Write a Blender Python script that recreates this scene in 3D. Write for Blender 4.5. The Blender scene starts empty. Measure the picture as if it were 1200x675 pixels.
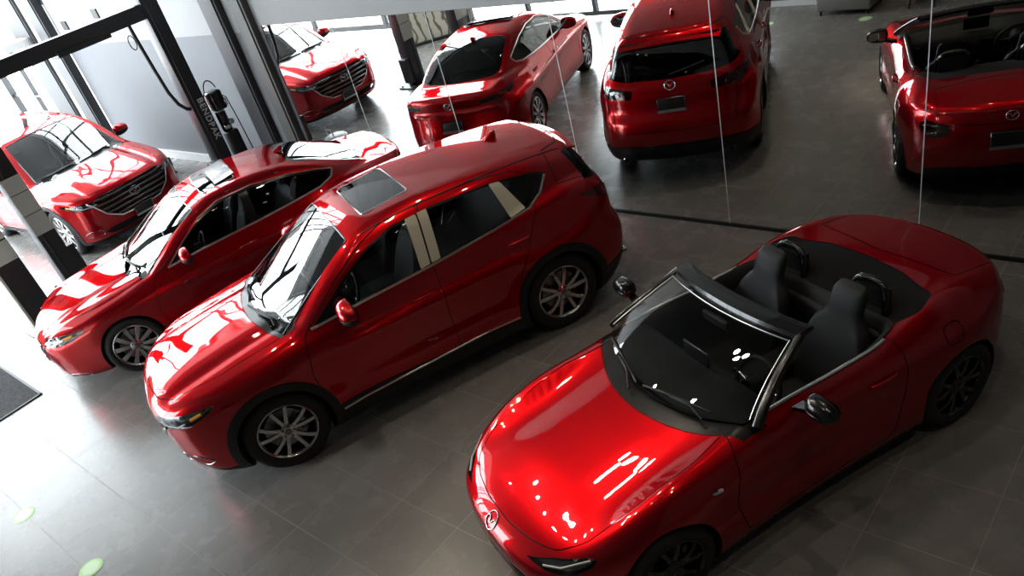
import bpy, bmesh, math, random
import numpy as np
from mathutils import Vector, Matrix

C = bpy.context.scene.collection
PI = math.pi
random.seed(4)
np.random.seed(4)

# ------------------------------------------------------------------ object helpers
def link(o, parent=None):
    C.objects.link(o)
    if parent is not None:
        o.parent = parent
    return o

def tag(o, label=None, cat=None, group=None, kind=None):
    if label: o['label'] = label
    if cat: o['category'] = cat
    if group: o['group'] = group
    if kind: o['kind'] = kind
    return o

def thing(name, label, cat, loc=(0, 0, 0), rz=0.0, group=None):
    o = bpy.data.objects.new(name, None)
    o.empty_display_size = .2
    link(o)
    o.location = loc
    o.rotation_euler = (0, 0, rz)
    return tag(o, label, cat, group)

def obj_np(name, V, T, mats, parent=None, N=None, mi=None, smooth=True):
    V = np.asarray(V, float)
    me = bpy.data.meshes.new(name)
    faces = T.tolist() if isinstance(T, np.ndarray) else T
    me.from_pydata(V.tolist(), [], faces)
    for m in (mats if isinstance(mats, (list, tuple)) else [mats]):
        me.materials.append(m)
    if mi is not None:
        me.polygons.foreach_set('material_index', np.asarray(mi, np.int32))
    if smooth:
        me.polygons.foreach_set('use_smooth', np.ones(len(me.polygons), bool))
    me.update()
    if N is not None:
        me.normals_split_custom_set_from_vertices(np.asarray(N, float).tolist())
    o = bpy.data.objects.new(name, me)
    return link(o, parent)

def obj_bm(name, bm, mats, parent=None, smooth=None):
    bmesh.ops.recalc_face_normals(bm, faces=bm.faces[:])
    me = bpy.data.meshes.new(name)
    bm.to_mesh(me)
    bm.free()
    for m in (mats if isinstance(mats, (list, tuple)) else [mats]):
        me.materials.append(m)
    o = bpy.data.objects.new(name, me)
    link(o, parent)
    if smooth is not None:
        me.polygons.foreach_set('use_smooth', np.ones(len(me.polygons), bool))
        me.set_sharp_from_angle(angle=math.radians(smooth))
    return o

def bm_box(bm, lo, hi, bev=0.0, seg=2, mi=0, mat=None):
    r = bmesh.ops.create_cube(bm, size=1.0)
    vs = r['verts']
    for v in vs:
        v.co = Vector([lo[i] + (v.co[i] + .5) * (hi[i] - lo[i]) for i in range(3)])
    fs = set(f for v in vs for f in v.link_faces)
    if bev > 0:
        es = list(set(e for v in vs for e in v.link_edges))
        rr = bmesh.ops.bevel(bm, geom=es, offset=bev, segments=seg, profile=.5, affect='EDGES')
        fs = set(f for f in rr['faces']) | set(f for f in fs if f.is_valid)
        vs = list(set(v for f in fs for v in f.verts))
    for f in fs:
        f.material_index = mi
    if mat is not None:
        bmesh.ops.transform(bm, matrix=mat, verts=vs)
    return vs

def bm_tube(bm, pts, rad, n=8, closed=False, flat=1.0, mi=0, cap=True, up=None):
    pts = [Vector(p) for p in pts]
    rads = rad if isinstance(rad, (list, tuple)) else [rad] * len(pts)
    rings = []
    L = len(pts)
    prev = None
    for i, p in enumerate(pts):
        if closed:
            t = pts[(i + 1) % L] - pts[i - 1]
        else:
            t = pts[min(i + 1, L - 1)] - pts[max(i - 1, 0)]
        t.normalize()
        if up is not None:
            a = Vector(up)
        elif prev is None:
            a = Vector((0, 0, 1)) if abs(t.z) < .9 else Vector((1, 0, 0))
        else:
            a = prev
        b = t.cross(a); b.normalize()
        a = b.cross(t); a.normalize()
        prev = a
        ring = []
        for k in range(n):
            w = 2 * PI * k / n
            ring.append(bm.verts.new(p + (b * math.cos(w) + a * math.sin(w) * flat) * rads[i]))
        rings.append(ring)
    fs = []
    for i in range(L if closed else L - 1):
        A, B = rings[i], rings[(i + 1) % L]
        for k in range(n):
            fs.append(bm.faces.new((A[k], A[(k + 1) % n], B[(k + 1) % n], B[k])))
    if cap and not closed:
        fs.append(bm.faces.new(rings[0][::-1])); fs.append(bm.faces.new(rings[-1]))
    for f in fs:
        f.material_index = mi; f.smooth = True
    return rings

def bm_loft(bm, loops, cap=True, mi=0, closed=True):
    rs = [[bm.verts.new(Vector(p)) for p in l] for l in loops]
    n = len(rs[0])
    fs = []
    for A, B in zip(rs, rs[1:]):
        for k in range(n if closed else n - 1):
            fs.append(bm.faces.new((A[k], A[(k + 1) % n], B[(k + 1) % n], B[k])))
    if cap:
        fs.append(bm.faces.new(rs[0][::-1])); fs.append(bm.faces.new(rs[-1]))
    for f in fs:
        f.material_index = mi; f.smooth = True
    return rs

def bm_lathe(bm, prof, n=48, axis='y', c=(0, 0, 0), mi=0, cap=False):
    rings = []
    for (r, h) in prof:
        ring = []
        for k in range(n):
            w = 2 * PI * k / n
            a, b = r * math.cos(w), r * math.sin(w)
            if axis == 'y': p = (a, h, b)
            elif axis == 'z': p = (a, b, h)
            else: p = (h, a, b)
            ring.append(bm.verts.new(Vector(p) + Vector(c)))
        rings.append(ring)
    fs = []
    for A, B in zip(rings, rings[1:]):
        for k in range(n):
            fs.append(bm.faces.new((A[k], A[(k + 1) % n], B[(k + 1) % n], B[k])))
    if cap:
        fs.append(bm.faces.new(rings[0])); fs.append(bm.faces.new(rings[-1][::-1]))
    for f in fs:
        f.material_index = mi; f.smooth = True
    return rings

# ------------------------------------------------------------------ materials
MATS = {}
def mat(name, col, rough=.5, metal=0.0, coat=0.0, spec=.5, emit=None, es=0.0, coat_rough=.03, alpha=1.0):
    m = bpy.data.materials.new(name)
    m.use_nodes = True
    b = m.node_tree.nodes['Principled BSDF']
    b.inputs['Base Color'].default_value = (*col, 1)
    b.inputs['Roughness'].default_value = rough
    b.inputs['Metallic'].default_value = metal
    b.inputs['Coat Weight'].default_value = coat
    b.inputs['Coat Roughness'].default_value = coat_rough
    b.inputs['Specular IOR Level'].default_value = spec
    if emit:
        b.inputs['Emission Color'].default_value = (*emit, 1)
        b.inputs['Emission Strength'].default_value = es
    MATS[name] = m
    return m

def nodes_of(m):
    nt = m.node_tree
    return nt, nt.nodes, nt.links, nt.nodes['Principled BSDF']

def paint_mat(name, col, flake):
    """clear lacquer over tinted flakes outside, dark trim on the inner side of the sheet"""
    m = bpy.data.materials.new(name); m.use_nodes = True
    nt = m.node_tree; nd = nt.nodes; lk = nt.links
    nd.remove(nd['Principled BSDF'])
    geo = nd.new('ShaderNodeNewGeometry')
    df = nd.new('ShaderNodeBsdfDiffuse'); df.inputs['Color'].default_value = (*col, 1)
    fl = nd.new('ShaderNodeBsdfGlossy'); fl.inputs['Color'].default_value = (*flake, 1); fl.inputs['Roughness'].default_value = .40
    fl2 = nd.new('ShaderNodeBsdfGlossy'); fl2.inputs['Color'].default_value = (*[c * .9 for c in flake], 1); fl2.inputs['Roughness'].default_value = .16
    m0 = nd.new('ShaderNodeMixShader'); m0.inputs['Fac'].default_value = .25; lk.new(fl.outputs[0], m0.inputs[1]); lk.new(fl2.outputs[0], m0.inputs[2])
    m1 = nd.new('ShaderNodeMixShader'); m1.inputs['Fac'].default_value = .62; lk.new(df.outputs[0], m1.inputs[1]); lk.new(m0.outputs[0], m1.inputs[2])
    ct = nd.new('ShaderNodeBsdfGlossy'); ct.inputs['Color'].default_value = (1, 1, 1, 1); ct.inputs['Roughness'].default_value = .012
    fr = nd.new('ShaderNodeFresnel'); fr.inputs['IOR'].default_value = 1.5
    m2 = nd.new('ShaderNodeMixShader'); lk.new(fr.outputs[0], m2.inputs['Fac']); lk.new(m1.outputs[0], m2.inputs[1]); lk.new(ct.outputs[0], m2.inputs[2])
    ins = nd.new('ShaderNodeBsdfPrincipled')
    ins.inputs['Base Color'].default_value = (.012, .012, .013, 1); ins.inputs['Roughness'].default_value = .7
    mx = nd.new('ShaderNodeMixShader')
    lk.new(geo.outputs['Backfacing'], mx.inputs['Fac']); lk.new(m2.outputs[0], mx.inputs[1]); lk.new(ins.outputs['BSDF'], mx.inputs[2])
    lk.new(mx.outputs['Shader'], nd['Material Output'].inputs['Surface'])
    MATS[name] = m
    return m

def glass_mat(name, tint, ior=1.5, rough=0.0, boost=1.0):
    """thin pane: tinted see-through plus a Fresnel mirror"""
    m = bpy.data.materials.new(name); m.use_nodes = True
    nt = m.node_tree; nd = nt.nodes; lk = nt.links
    nd.remove(nd['Principled BSDF'])
    tr = nd.new('ShaderNodeBsdfTransparent'); tr.inputs['Color'].default_value = (*tint, 1)
    gl = nd.new('ShaderNodeBsdfGlossy'); gl.inputs['Roughness'].default_value = rough
    fr = nd.new('ShaderNodeFresnel'); geo = nd.new('ShaderNodeNewGeometry')
    io = nd.new('ShaderNodeMapRange'); io.inputs['To Min'].default_value = ior; io.inputs['To Max'].default_value = 1 / ior
    lk.new(geo.outputs['Backfacing'], io.inputs['Value']); lk.new(io.outputs['Result'], fr.inputs['IOR'])
    mu = nd.new('ShaderNodeMath'); mu.operation = 'MULTIPLY'; mu.inputs[1].default_value = boost; mu.use_clamp = True
    lk.new(fr.outputs['Fac'], mu.inputs[0])
    mx = nd.new('ShaderNodeMixShader')
    lk.new(mu.outputs[0], mx.inputs['Fac']); lk.new(tr.outputs[0], mx.inputs[1]); lk.new(gl.outputs[0], mx.inputs[2])
    lk.new(mx.outputs['Shader'], nd['Material Output'].inputs['Surface'])
    MATS[name] = m
    return m

RED = paint_mat('red_paint', (.14, .002, .010), (.60, .0045, .006))
M_GLASS = glass_mat('tinted_glass', (.36, .38, .38), boost=1.5)
M_DARKGLASS = glass_mat('privacy_glass', (.10, .10, .11), boost=1.4)
M_WS = glass_mat('windshield_glass', (.58, .61, .60), boost=1.9)
M_LENS = glass_mat('clear_lens', (.93, .94, .95), boost=1.2)
M_PANE = glass_mat('window_pane', (.93, .96, .96))
BLACKP = mat('black_plastic', (.009, .009, .010), rough=.5, spec=.4)
BLACKG = mat('gloss_black', (.006, .006, .007), rough=.2, coat=.25)
GAP = mat('shut_gap_black', (.006, .004, .004), rough=.8)
COWLM = mat('cowl_plastic', (.004, .004, .0045), rough=.3, spec=.35)
RUBBER = mat('tyre_rubber', (.012, .012, .013), rough=.72)
SILVER = mat('machined_silver', (.62, .61, .60), rough=.22, metal=1.0)
GREYW = mat('grey_alloy', (.46, .46, .48), rough=.3, metal=1.0)
DARKW = mat('black_alloy', (.02, .02, .022), rough=.22, metal=.6, coat=.8)
POCKET = mat('alloy_pocket', (.05, .05, .052), rough=.4, metal=.8)
CHROME = mat('chrome', (.85, .85, .85), rough=.06, metal=1.0)
DCHROME = mat('dark_chrome', (.22, .22, .23), rough=.15, metal=1.0)
TRIMB = mat('brushed_trim', (.75, .74, .72), rough=.3, metal=1.0)
CREAM = mat('cream_film', (.66, .62, .50), rough=.6)
LEATHER = mat('black_leather', (.011, .011, .012), rough=.55, spec=.35)
LEATHERG = mat('grey_leather', (.045, .045, .05), rough=.5)
FABRIC = mat('soft_top_fabric', (.011, .011, .012), rough=.9, spec=.2)
DASH = mat('dash_vinyl', (.011, .011, .011), rough=.65, spec=.35)
TAIL = mat('tail_lens_red', (.045, .002, .003), rough=.08, coat=1.0)
TAILD = mat('tail_lens_dark', (.03, .006, .007), rough=.08, coat=1.0)
AMBER = mat('amber_lens', (.85, .36, .03), rough=.15, coat=.5)
PLATE = mat('plate_dark', (.03, .03, .032), rough=.4)
WHITEP = mat('white_print', (.75, .75, .75), rough=.5)
DISC = mat('brake_disc_metal', (.3, .3, .3), rough=.35, metal=1.0)
WHITE = mat('white_paint', (.78, .78, .78), rough=.5)
STEELB = mat('black_steel', (.016, .017, .02), rough=.4)
SCREEN = mat('dark_screen', (.006, .007, .009), rough=.1, coat=.5)
MIRG = mat('mirror_silver', (.90, .91, .90), rough=.0, metal=1.0)

# ------------------------------------------------------------------ curves and fields
def spl(pts):
    pts = sorted(pts)
    X = np.array([p[0] for p in pts], float); Y = np.array([p[1] for p in pts], float)
    h = np.diff(X); d = np.diff(Y) / h
    m = np.empty_like(Y)
    m[0], m[-1] = d[0], d[-1]
    if len(X) > 2:
        m[1:-1] = (d[:-1] * h[1:] + d[1:] * h[:-1]) / (h[1:] + h[:-1])
    def f(x):
        x = np.asarray(x, float)
        xc = np.clip(x, X[0], X[-1])
        i = np.clip(np.searchsorted(X, xc, 'right') - 1, 0, len(X) - 2)
        t = (xc - X[i]) / h[i]
        t2, t3 = t * t, t * t * t
        y = (2 * t3 - 3 * t2 + 1) * Y[i] + (t3 - 2 * t2 + t) * h[i] * m[i] + (-2 * t3 + 3 * t2) * Y[i + 1] + (t3 - t2) * h[i] * m[i + 1]
        return y + np.where(x < X[0], (x - X[0]) * m[0], 0) + np.where(x > X[-1], (x - X[-1]) * m[-1], 0)
    return f

def smax(a, b, k):
    h = np.maximum(k - np.abs(a - b), 0) / k
    return np.maximum(a, b) + h * h * k * .25

def smin(a, b, k):
    return -smax(-a, -b, k)

def rpoly(pts, r=.03, n=5):
    """closed polygon with rounded corners"""
    out = []
    L = len(pts)
    for i in range(L):
        p0, p1, p2 = (np.array(pts[j % L][:2], float) for j in (i - 1, i, i + 1))
        rr = pts[i][2] if len(pts[i]) > 2 else r
        a = p0 - p1; b = p2 - p1
        la, lb = np.hypot(*a), np.hypot(*b)
        d = min(rr, la * .48, lb * .48)
        s, e = p1 + a / la * d, p1 + b / lb * d
        for t in np.linspace(0, 1, n):
            out.append(s * (1 - t) ** 2 + p1 * 2 * t * (1 - t) + e * t * t)
    return np.array(out)

def sd_poly(u, v, poly):
    """signed distance, positive inside"""
    best = np.full(u.shape, 1e9); ins = np.zeros(u.shape, bool)
    L = len(poly)
    for i in range(L):
        x0, y0 = poly[i]; x1, y1 = poly[(i + 1) % L]
        dx, dy = x1 - x0, y1 - y0
        q = dx * dx + dy * dy
        if q < 1e-14: continue
        t = np.clip(((u - x0) * dx + (v - y0) * dy) / q, 0, 1)
        best = np.minimum(best, (u - x0 - t * dx) ** 2 + (v - y0 - t * dy) ** 2)
        if y0 != y1:
            c = ((y0 > v) != (y1 > v)) & (u < dx * (v - y0) / dy + x0)
            ins ^= c
    d = np.sqrt(best)
    return np.where(ins, d, -d)

class Shell:
    """half (y>=0) skin of an implicit body, cut into labelled panels"""
    def __init__(s, F, xa, xb, z0, ds=.015, nth=200, nph=70):
        s.F = F
        th = np.linspace(-PI / 2, PI / 2, nth + 1)
        ph = np.linspace(0, PI / 2, nph + 1)
        O, Dv = [], []
        ct, st = np.cos(th), np.sin(th)
        def row(x, f):
            O.append(np.stack([np.full_like(th, x), 0 * th, np.full_like(th, z0)], 1))
            Dv.append(np.stack([np.full_like(th, math.sin(f)), math.cos(f) * ct, math.cos(f) * st], 1))
        for f in ph[::-1][:-1]: row(xa, -f)
        for x in np.linspace(xa, xb, int((xb - xa) / ds) + 1): row(x, 0)
        for f in ph[1:]: row(xb, f)
        R = len(O)
        O = np.concatenate(O); Dv = np.concatenate(Dv)
        lo = np.zeros(len(O)); hi = np.full(len(O), 2.6)
        for _ in range(26):
            mid = (lo + hi) / 2
            P = O + Dv * mid[:, None]
            ins = F(P[:, 0], P[:, 1], P[:, 2]) < 0
            lo = np.where(ins, mid, lo); hi = np.where(ins, hi, mid)
        s.V = O + Dv * hi[:, None]
        s.V[:, 1] = np.where(np.abs(Dv[:, 1]) < 1e-9, 0, s.V[:, 1])
        i = np.arange(R - 1)[:, None] * (nth + 1) + np.arange(nth)[None]
        i = i.ravel()
        a, b, c, d = i, i + 1, i + nth + 2, i + nth + 1
        T = np.concatenate([np.stack([a, c, b], 1), np.stack([a, d, c], 1)])
        A = s.V[T]
        ar = np.linalg.norm(np.cross(A[:, 1] - A[:, 0], A[:, 2] - A[:, 0]), axis=1)
        s.T = T[ar > 1e-11]
        # outward orientation
        A = s.V[s.T]; n = np.cross(A[:, 1] - A[:, 0], A[:, 2] - A[:, 0]); g = s.grad(A.mean(1))
        flip = (n * g).sum(1) < 0
        s.T[flip] = s.T[flip][:, ::-1]
        s.L = np.zeros(len(s.T), int)
        s.names = ['body']
    def grad(s, P):
        e = 2e-3
        x, y, z = P[:, 0], P[:, 1], P[:, 2]
        g = np.stack([s.F(x + e, y, z) - s.F(x - e, y, z), s.F(x, y + e, z) - s.F(x, y - e, z), s.F(x, y, z + e) - s.F(x, y, z - e)], 1)
        return g / np.maximum(np.linalg.norm(g, axis=1), 1e-9)[:, None]
    def cut(s, field):
        f = field(s.V)
        f = np.where(np.abs(f) < 2e-4, 2e-4, f)
        S = f[s.T] > 0
        cnt = S.sum(1)
        mixed = (cnt == 1) | (cnt == 2)
        if not mixed.any(): return f
        T = s.T[mixed]; S = S[mixed]; L = s.L[mixed]
        lone = np.where(S.sum(1) == 1, S.argmax(1), (~S).argmax(1))
        k = np.arange(len(T))
        a, b, c = T[k, lone], T[k, (lone + 1) % 3], T[k, (lone + 2) % 3]
        E = np.concatenate([np.stack([a, b], 1), np.stack([a, c], 1)])
        Es = np.sort(E, 1)
        uq, inv = np.unique(Es, axis=0, return_inverse=True)
        inv = inv.ravel()
        f0, f1 = f[uq[:, 0]], f[uq[:, 1]]
        t = f0 / (f0 - f1)
        NV = s.V[uq[:, 0]] * (1 - t)[:, None] + s.V[uq[:, 1]] * t[:, None]
        base = len(s.V)
        ab = inv[:len(T)] + base; ac = inv[len(T):] + base
        s.V = np.concatenate([s.V, NV])
        nT = np.concatenate([np.stack([a, ab, ac], 1), np.stack([ab, b, c], 1), np.stack([ab, c, ac], 1)])
        s.T = np.concatenate([s.T[~mixed], nT]); s.L = np.concatenate([s.L[~mixed], L, L, L])
        return None
    def panel(s, name, field, src=('body',), gap=0.0):
        """give the triangles inside field (>0) a new label; optional dark shut gap along the edge"""
        s.cut(field)
        if name not in s.names: s.names.append(name)
        if gap:
            s.cut(lambda V: field(V) - gap); s.cut(lambda V: field(V) + gap)
        ids = [s.names.index(q) for q in src if q in s.names]
        c = s.V[s.T].mean(1); f = field(c)
        ok = np.isin(s.L, ids)
        s.L[ok & (f > 0)] = s.names.index(name)
        if gap:
            if 'gap' not in s.names: s.names.append('gap')
            s.L[ok & (np.abs(f) < gap)] = s.names.index('gap')
    def get(s, names, off=0.0, side=0):
        """V,T,N of labels; side 0 both halves, +1 left half, -1 right half"""
        ids = [s.names.index(q) for q in names if q in s.names]
        T = s.T[np.isin(s.L, ids)]
        if len(T) == 0: return np.zeros((0, 3)), np.zeros((0, 3), int), np.zeros((0, 3))
        u, inv = np.unique(T, return_inverse=True)
        V = s.V[u]; T = inv.reshape(-1, 3); N = s.grad(V)
        V = V - N * off
        m = np.array([1, -1, 1.])
        if side == 1: return V, T, N
        if side == -1: return V * m, T[:, ::-1], N * m
        return np.concatenate([V, V * m]), np.concatenate([T, T[:, ::-1] + len(V)]), np.concatenate([N, N * m])
    # surface lookups
    def ysurf(s, x, z, top=1.3):
        x, z = np.broadcast_arrays(np.asarray(x, float), np.asarray(z, float))
        lo = np.zeros(x.shape); hi = np.full(x.shape, top)
        for _ in range(30):
            m = (lo + hi) / 2; ins = s.F(x, m, z) < 0
            lo = np.where(ins, m, lo); hi = np.where(ins, hi, m)
        return lo
    def zsurf(s, x, y):
        x, y = np.broadcast_arrays(np.asarray(x, float), np.asarray(y, float))
        lo = np.full(x.shape, .45); hi = np.full(x.shape, 2.2)
        for _ in range(30):
            m = (lo + hi) / 2; ins = s.F(x, y, m) < 0
            lo = np.where(ins, m, lo); hi = np.where(ins, hi, m)
        return lo
    def xsurf(s, y, z, sgn=1):
        y, z = np.broadcast_arrays(np.asarray(y, float), np.asarray(z, float))
        lo = np.zeros(y.shape); hi = np.full(y.shape, 3.2)
        for _ in range(30):
            m = (lo + hi) / 2; ins = s.F(m * sgn, y, z) < 0
            lo = np.where(ins, m, lo); hi = np.where(ins, hi, m)
        return lo * sgn

def make_field(c):
    W, prof, zc = spl(c['W']), spl(c['prof']), spl(c['top'])
    crown = spl(c.get('crown', [(-3, .08), (3, .08)]))
    xn, fpl = spl(c['nose']), spl(c['fplan'])
    xr, rpl = spl(c['tail']), spl(c['rplan'])
    zb = c.get('zb', .17)
    bulge = c.get('bulge'); flare = c.get('flare')
    g = c.get('green')
    if g:
        Yg, zr = spl(g['Yg']), spl(g['roof'])
        xws, xbl = spl(g['ws']), spl(g['bl'])
    kt, kf, kr = c.get('kt', .10), c.get('kf', .12), c.get('kr', .12)
    kt = spl(kt) if isinstance(kt, list) else (lambda x, q=kt: q)
    def body(x, y, z):
        a = np.abs(y)
        side = a - (W(x) + prof(z) + (flare(x, z) if flare else 0))
        tv = zc(x) - crown(x) * a * a + (bulge(x, a) if bulge else 0)
        F = smax(side, (z - tv) * .97, kt(x))
        F = smax(F, (x - xn(z) + fpl(a)) * .85, kf)
        F = smax(F, (xr(z) + rpl(a) - x) * .85, kr)
        return smax(F, zb - z, .08)
    def green(x, y, z):
        a = np.abs(y); d = z - g['zb']
        side = (a - (Yg(x) - g['tum'] * d - g['tq'] * d * np.abs(d))) * .93
        F = smax(side, z - zr(x) + g.get('rc', .09) * a * a, g.get('ks', .14))
        F = smax(F, (x - xws(z) + g.get('wc', .33) * a * a) * g.get('wcos', .55), g.get('kw', .07))
        F = smax(F, (xbl(z) + g.get('bc', .25) * a * a - x) * g.get('bcos', .8), g.get('kb', .09))
        return np.maximum(F, g['zb'] - .16 - z)
    def F(x, y, z):
        b = body(x, y, z)
        return smin(b, green(x, y, z), c.get('kg', .03)) if g else b
    if g:
        def fws(V):
            return (V[:, 0] - xws(V[:, 2]) + g.get('wc', .33) * V[:, 1] ** 2) * g.get('wcos', .55)
        def fbl(V):
            return (xbl(V[:, 2]) + g.get('bc', .25) * V[:, 1] ** 2 - V[:, 0]) * g.get('bcos', .8)
        def fside(V):
            d = V[:, 2] - g['zb']
            return (np.abs(V[:, 1]) - (Yg(V[:, 0]) - g['tum'] * d - g['tq'] * d * np.abs(d))) * .93
        F.ws, F.bl, F.side = fws, fbl, fside
    return F

# ------------------------------------------------------------------ panel fields
def A(V): return np.abs(V[:, 1])
def f_side(poly, amin=.35):
    return lambda V: np.minimum(sd_poly(V[:, 0], V[:, 2], poly), A(V) - amin)
def f_top(poly, zmin=.5):
    return lambda V: np.minimum(sd_poly(V[:, 0], A(V), poly), V[:, 2] - zmin)
def f_front(poly, xmin=1.2):
    return lambda V: np.minimum(sd_poly(A(V), V[:, 2], poly), V[:, 0] - xmin)
def f_rear(poly, xmax=-1.2):
    return lambda V: np.minimum(sd_poly(A(V), V[:, 2], poly), xmax - V[:, 0])
def f_diag(poly, xmin=.9):
    return lambda V: np.minimum(sd_poly(A(V) - V[:, 0], V[:, 2], poly), V[:, 0] - xmin)
def f_rdiag(poly, xmax=-.9):
    return lambda V: np.minimum(sd_poly(A(V) + V[:, 0], V[:, 2], poly), xmax - V[:, 0])
def f_circ(x, z, r, amin=.4):
    return lambda V: np.minimum(r - np.hypot(V[:, 0] - x, V[:, 2] - z), A(V) - amin)

def rot_ring(pts, ang):
    c, s = math.cos(ang), math.sin(ang)
    return [(p[0] * c - p[2] * s, p[1], p[0] * s + p[2] * c) for p in pts]

# ------------------------------------------------------------------ wheels
def make_wheel(parent, x, y, z, R, rim, width, style, side):
    bm = bmesh.new()
    w = width
    prof = [(rim - .004, -.016), (rim + .008, -.002), (rim + .3 * (R - rim), .006), (rim + .62 * (R - rim), .004), (R - .018, -.008), (R - .006, -.024), (R, -.045)]
    for g in (.30, .5, .70):
        prof += [(R, -w * g + .006), (R - .008, -w * g + .004), (R - .008, -w * g - .004), (R, -w * g - .006)]
    prof += [(R, -w + .045), (R - .012, -w + .015), (rim, -w + .01)]
    bm_lathe(bm, prof, 72)
    tyre = obj_bm('wheel', bm, RUBBER, parent, smooth=40)
    tyre.location = (x, y * side, z)
    tyre.rotation_euler = (0, 0, 0 if side > 0 else PI)
    face, pocket = {'twin': (SILVER, POCKET), 'grey': (GREYW, POCKET), 'black': (DARKW, DARKW), 'silver': (SILVER, GREYW)}[style]
    bm = bmesh.new()
    bm_lathe(bm, [(rim - .003, -.018), (rim + .006, -.004), (rim - .002, .002), (rim - .012, -.006), (rim - .020, -.03)], 72)
    bm_lathe(bm, [(rim - .020, -.03), (rim - .024, -.09), (rim - .03, -w + .02), (rim - .004, -w + .012)], 72, mi=1)
    n = {'twin': 10, 'grey': 10, 'black': 10, 'silver': 10}[style]
    for k in range(n):
        if style in ('twin', 'black'):
            pr, m = divmod(k, 2)
            a0 = 2 * PI * (pr + .25) / 5
            sg = 1 if m else -1
            ai, ao = a0 + sg * (.20 if style == 'twin' else .14), a0 + sg * (.27 if style == 'twin' else .30)
            w0, w1 = (.017, .017) if style == 'twin' else (.019, .014)
        else:
            ai = ao = 2 * PI * (k + .3) / n
            w0, w1 = (.016, .027) if style == 'grey' else (.018, .020)
        loops = []
        for t in np.linspace(0, 1, 6):
            r = .048 + (rim - .014 - .048) * t
            a = ai + (ao - ai) * t
            hw = w0 + (w1 - w0) * t
            yf = -.022 + .016 * math.sin(t * PI * .9) + .006 * t
            th = .034 - .012 * t
            ex, ez = math.cos(a), math.sin(a)
            tx, tz = -ez, ex
            q = [(-hw, yf - .004), (-hw * .86, yf), (hw * .86, yf), (hw, yf - .004), (hw * .75, yf - th), (-hw * .75, yf - th)]
            loops.append([(ex * r + tx * u, h, ez * r + tz * u) for u, h in q])
        rs = [[bm.verts.new(p) for p in l] for l in loops]
        for P, Q in zip(rs, rs[1:]):
            for j in range(6):
                f = bm.faces.new((P[j], P[(j + 1) % 6], Q[(j + 1) % 6], Q[j]))
                f.material_index = 0 if j in (0, 1, 2) else 1
    bm_lathe(bm, [(.030, -.004), (.045, -.007), (.066, -.016), (.070, -.024), (.070, -.05)], 40)
    for k in range(5):
        a = 2 * PI * (k + .5) / 5
        bm_lathe(bm, [(.0001, .0), (.0085, .0), (.0095, -.012), (.0095, -.03)], 10, c=(.049 * math.cos(a), -.004, .049 * math.sin(a)), mi=1)
    rimo = obj_bm('rim', bm, [face, pocket], tyre, smooth=35)
    bm = bmesh.new()
    bm_lathe(bm, [(.0005, .002), (.020, .002), (.027, -.001), (.030, -.006)], 32)
    capo = obj_bm('hub_cap', bm, DCHROME if style != 'black' else DARKW, tyre, smooth=35)
    bm = bmesh.new()
    rd = rim * .72
    bm_lathe(bm, [(.06, -.085), (rd, -.085), (rd, -.105), (.06, -.105)], 56)
    bm_lathe(bm, [(.0005, -.13), (rim - .022, -.13)], 40, mi=1)
    bm_box(bm, (-rd * .98, -.125, -.08), (-rd * .62, -.07, .08), .012, 2, mi=1)
    obj_bm('brake_disc', bm, [DISC, GAP], tyre, smooth=40)
    return tyre

# ------------------------------------------------------------------ small car fittings
def door_mirror(parent, x, y, z, side, cap, sc=1.0, black=False):
    """pod on a short arm; +y is outward for side=+1"""
    n, m = 28, 18
    def pod(scale, zlo, zhi, name, mt, par):
        V = []; T = []
        for i in range(m + 1):
            ph = -PI / 2 + PI * i / m
            for j in range(n):
                th = 2 * PI * j / n
                ca, sa = math.cos(th), math.sin(th)
                cp, sp = math.cos(ph), math.sin(ph)
                e = lambda q, k: math.copysign(abs(q) ** k, q)
                px = e(ca, .9) * e(cp, .8); py = e(sa, .7) * e(cp, .7); pz = e(sp, .8)
                px = px * .085 if px > 0 else px * .03
                wv = 1 - .18 * py
                V.append((px * sc * scale, (py * .115 + .01) * sc * side * scale + y * side * 0, max(zlo, min(zhi, pz * .078 * wv)) * sc * scale))
        for i in range(m):
            for j in range(n):
                a, b = i * n + j, i * n + (j + 1) % n
                T.append((a, b, b + n, a + n) if side > 0 else (a, a + n, b + n, b))
        o = obj_np(name, V, T, mt, par)
        return o
    hous = pod(1.0, -.2, -.004, 'door_mirror', BLACKP if not black else BLACKG, parent)
    hous.location = (x, y * side, z)
    cp = pod(1.012, -.005, .2, 'mirror_cap', cap, hous)
    bm = bmesh.new()
    bm_loft(bm, [[(px, py * side, pz) for px, py, pz in l] for l in (
        [(.05, -.20 * sc, -.10), (-.03, -.20 * sc, -.10), (-.03, -.20 * sc, -.075), (.05, -.20 * sc, -.075)],
        [(.035, -.10 * sc, -.075), (-.02, -.10 * sc, -.075), (-.02, -.10 * sc, -.045), (.035, -.10 * sc, -.045)],
        [(.03, -.02, -.055), (-.015, -.02, -.055), (-.015, -.02, -.02), (.03, -.02, -.02)])])
    obj_bm('mirror_arm', bm, BLACKP if not black else BLACKG, hous, smooth=40)
    bm = bmesh.new()
    ring = [(-.0335 * sc, (.095 * math.copysign(abs(math.cos(t)) ** .6, math.cos(t)) + .01) * sc * side, .054 * math.copysign(abs(math.sin(t)) ** .6, math.sin(t)) * sc) for t in np.linspace(0, 2 * PI, 32, endpoint=False)]
    f = bm.faces.new([bm.verts.new(p) for p in ring])
    obj_bm('mirror_glass', bm, MIRG, hous)
    return hous

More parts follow.
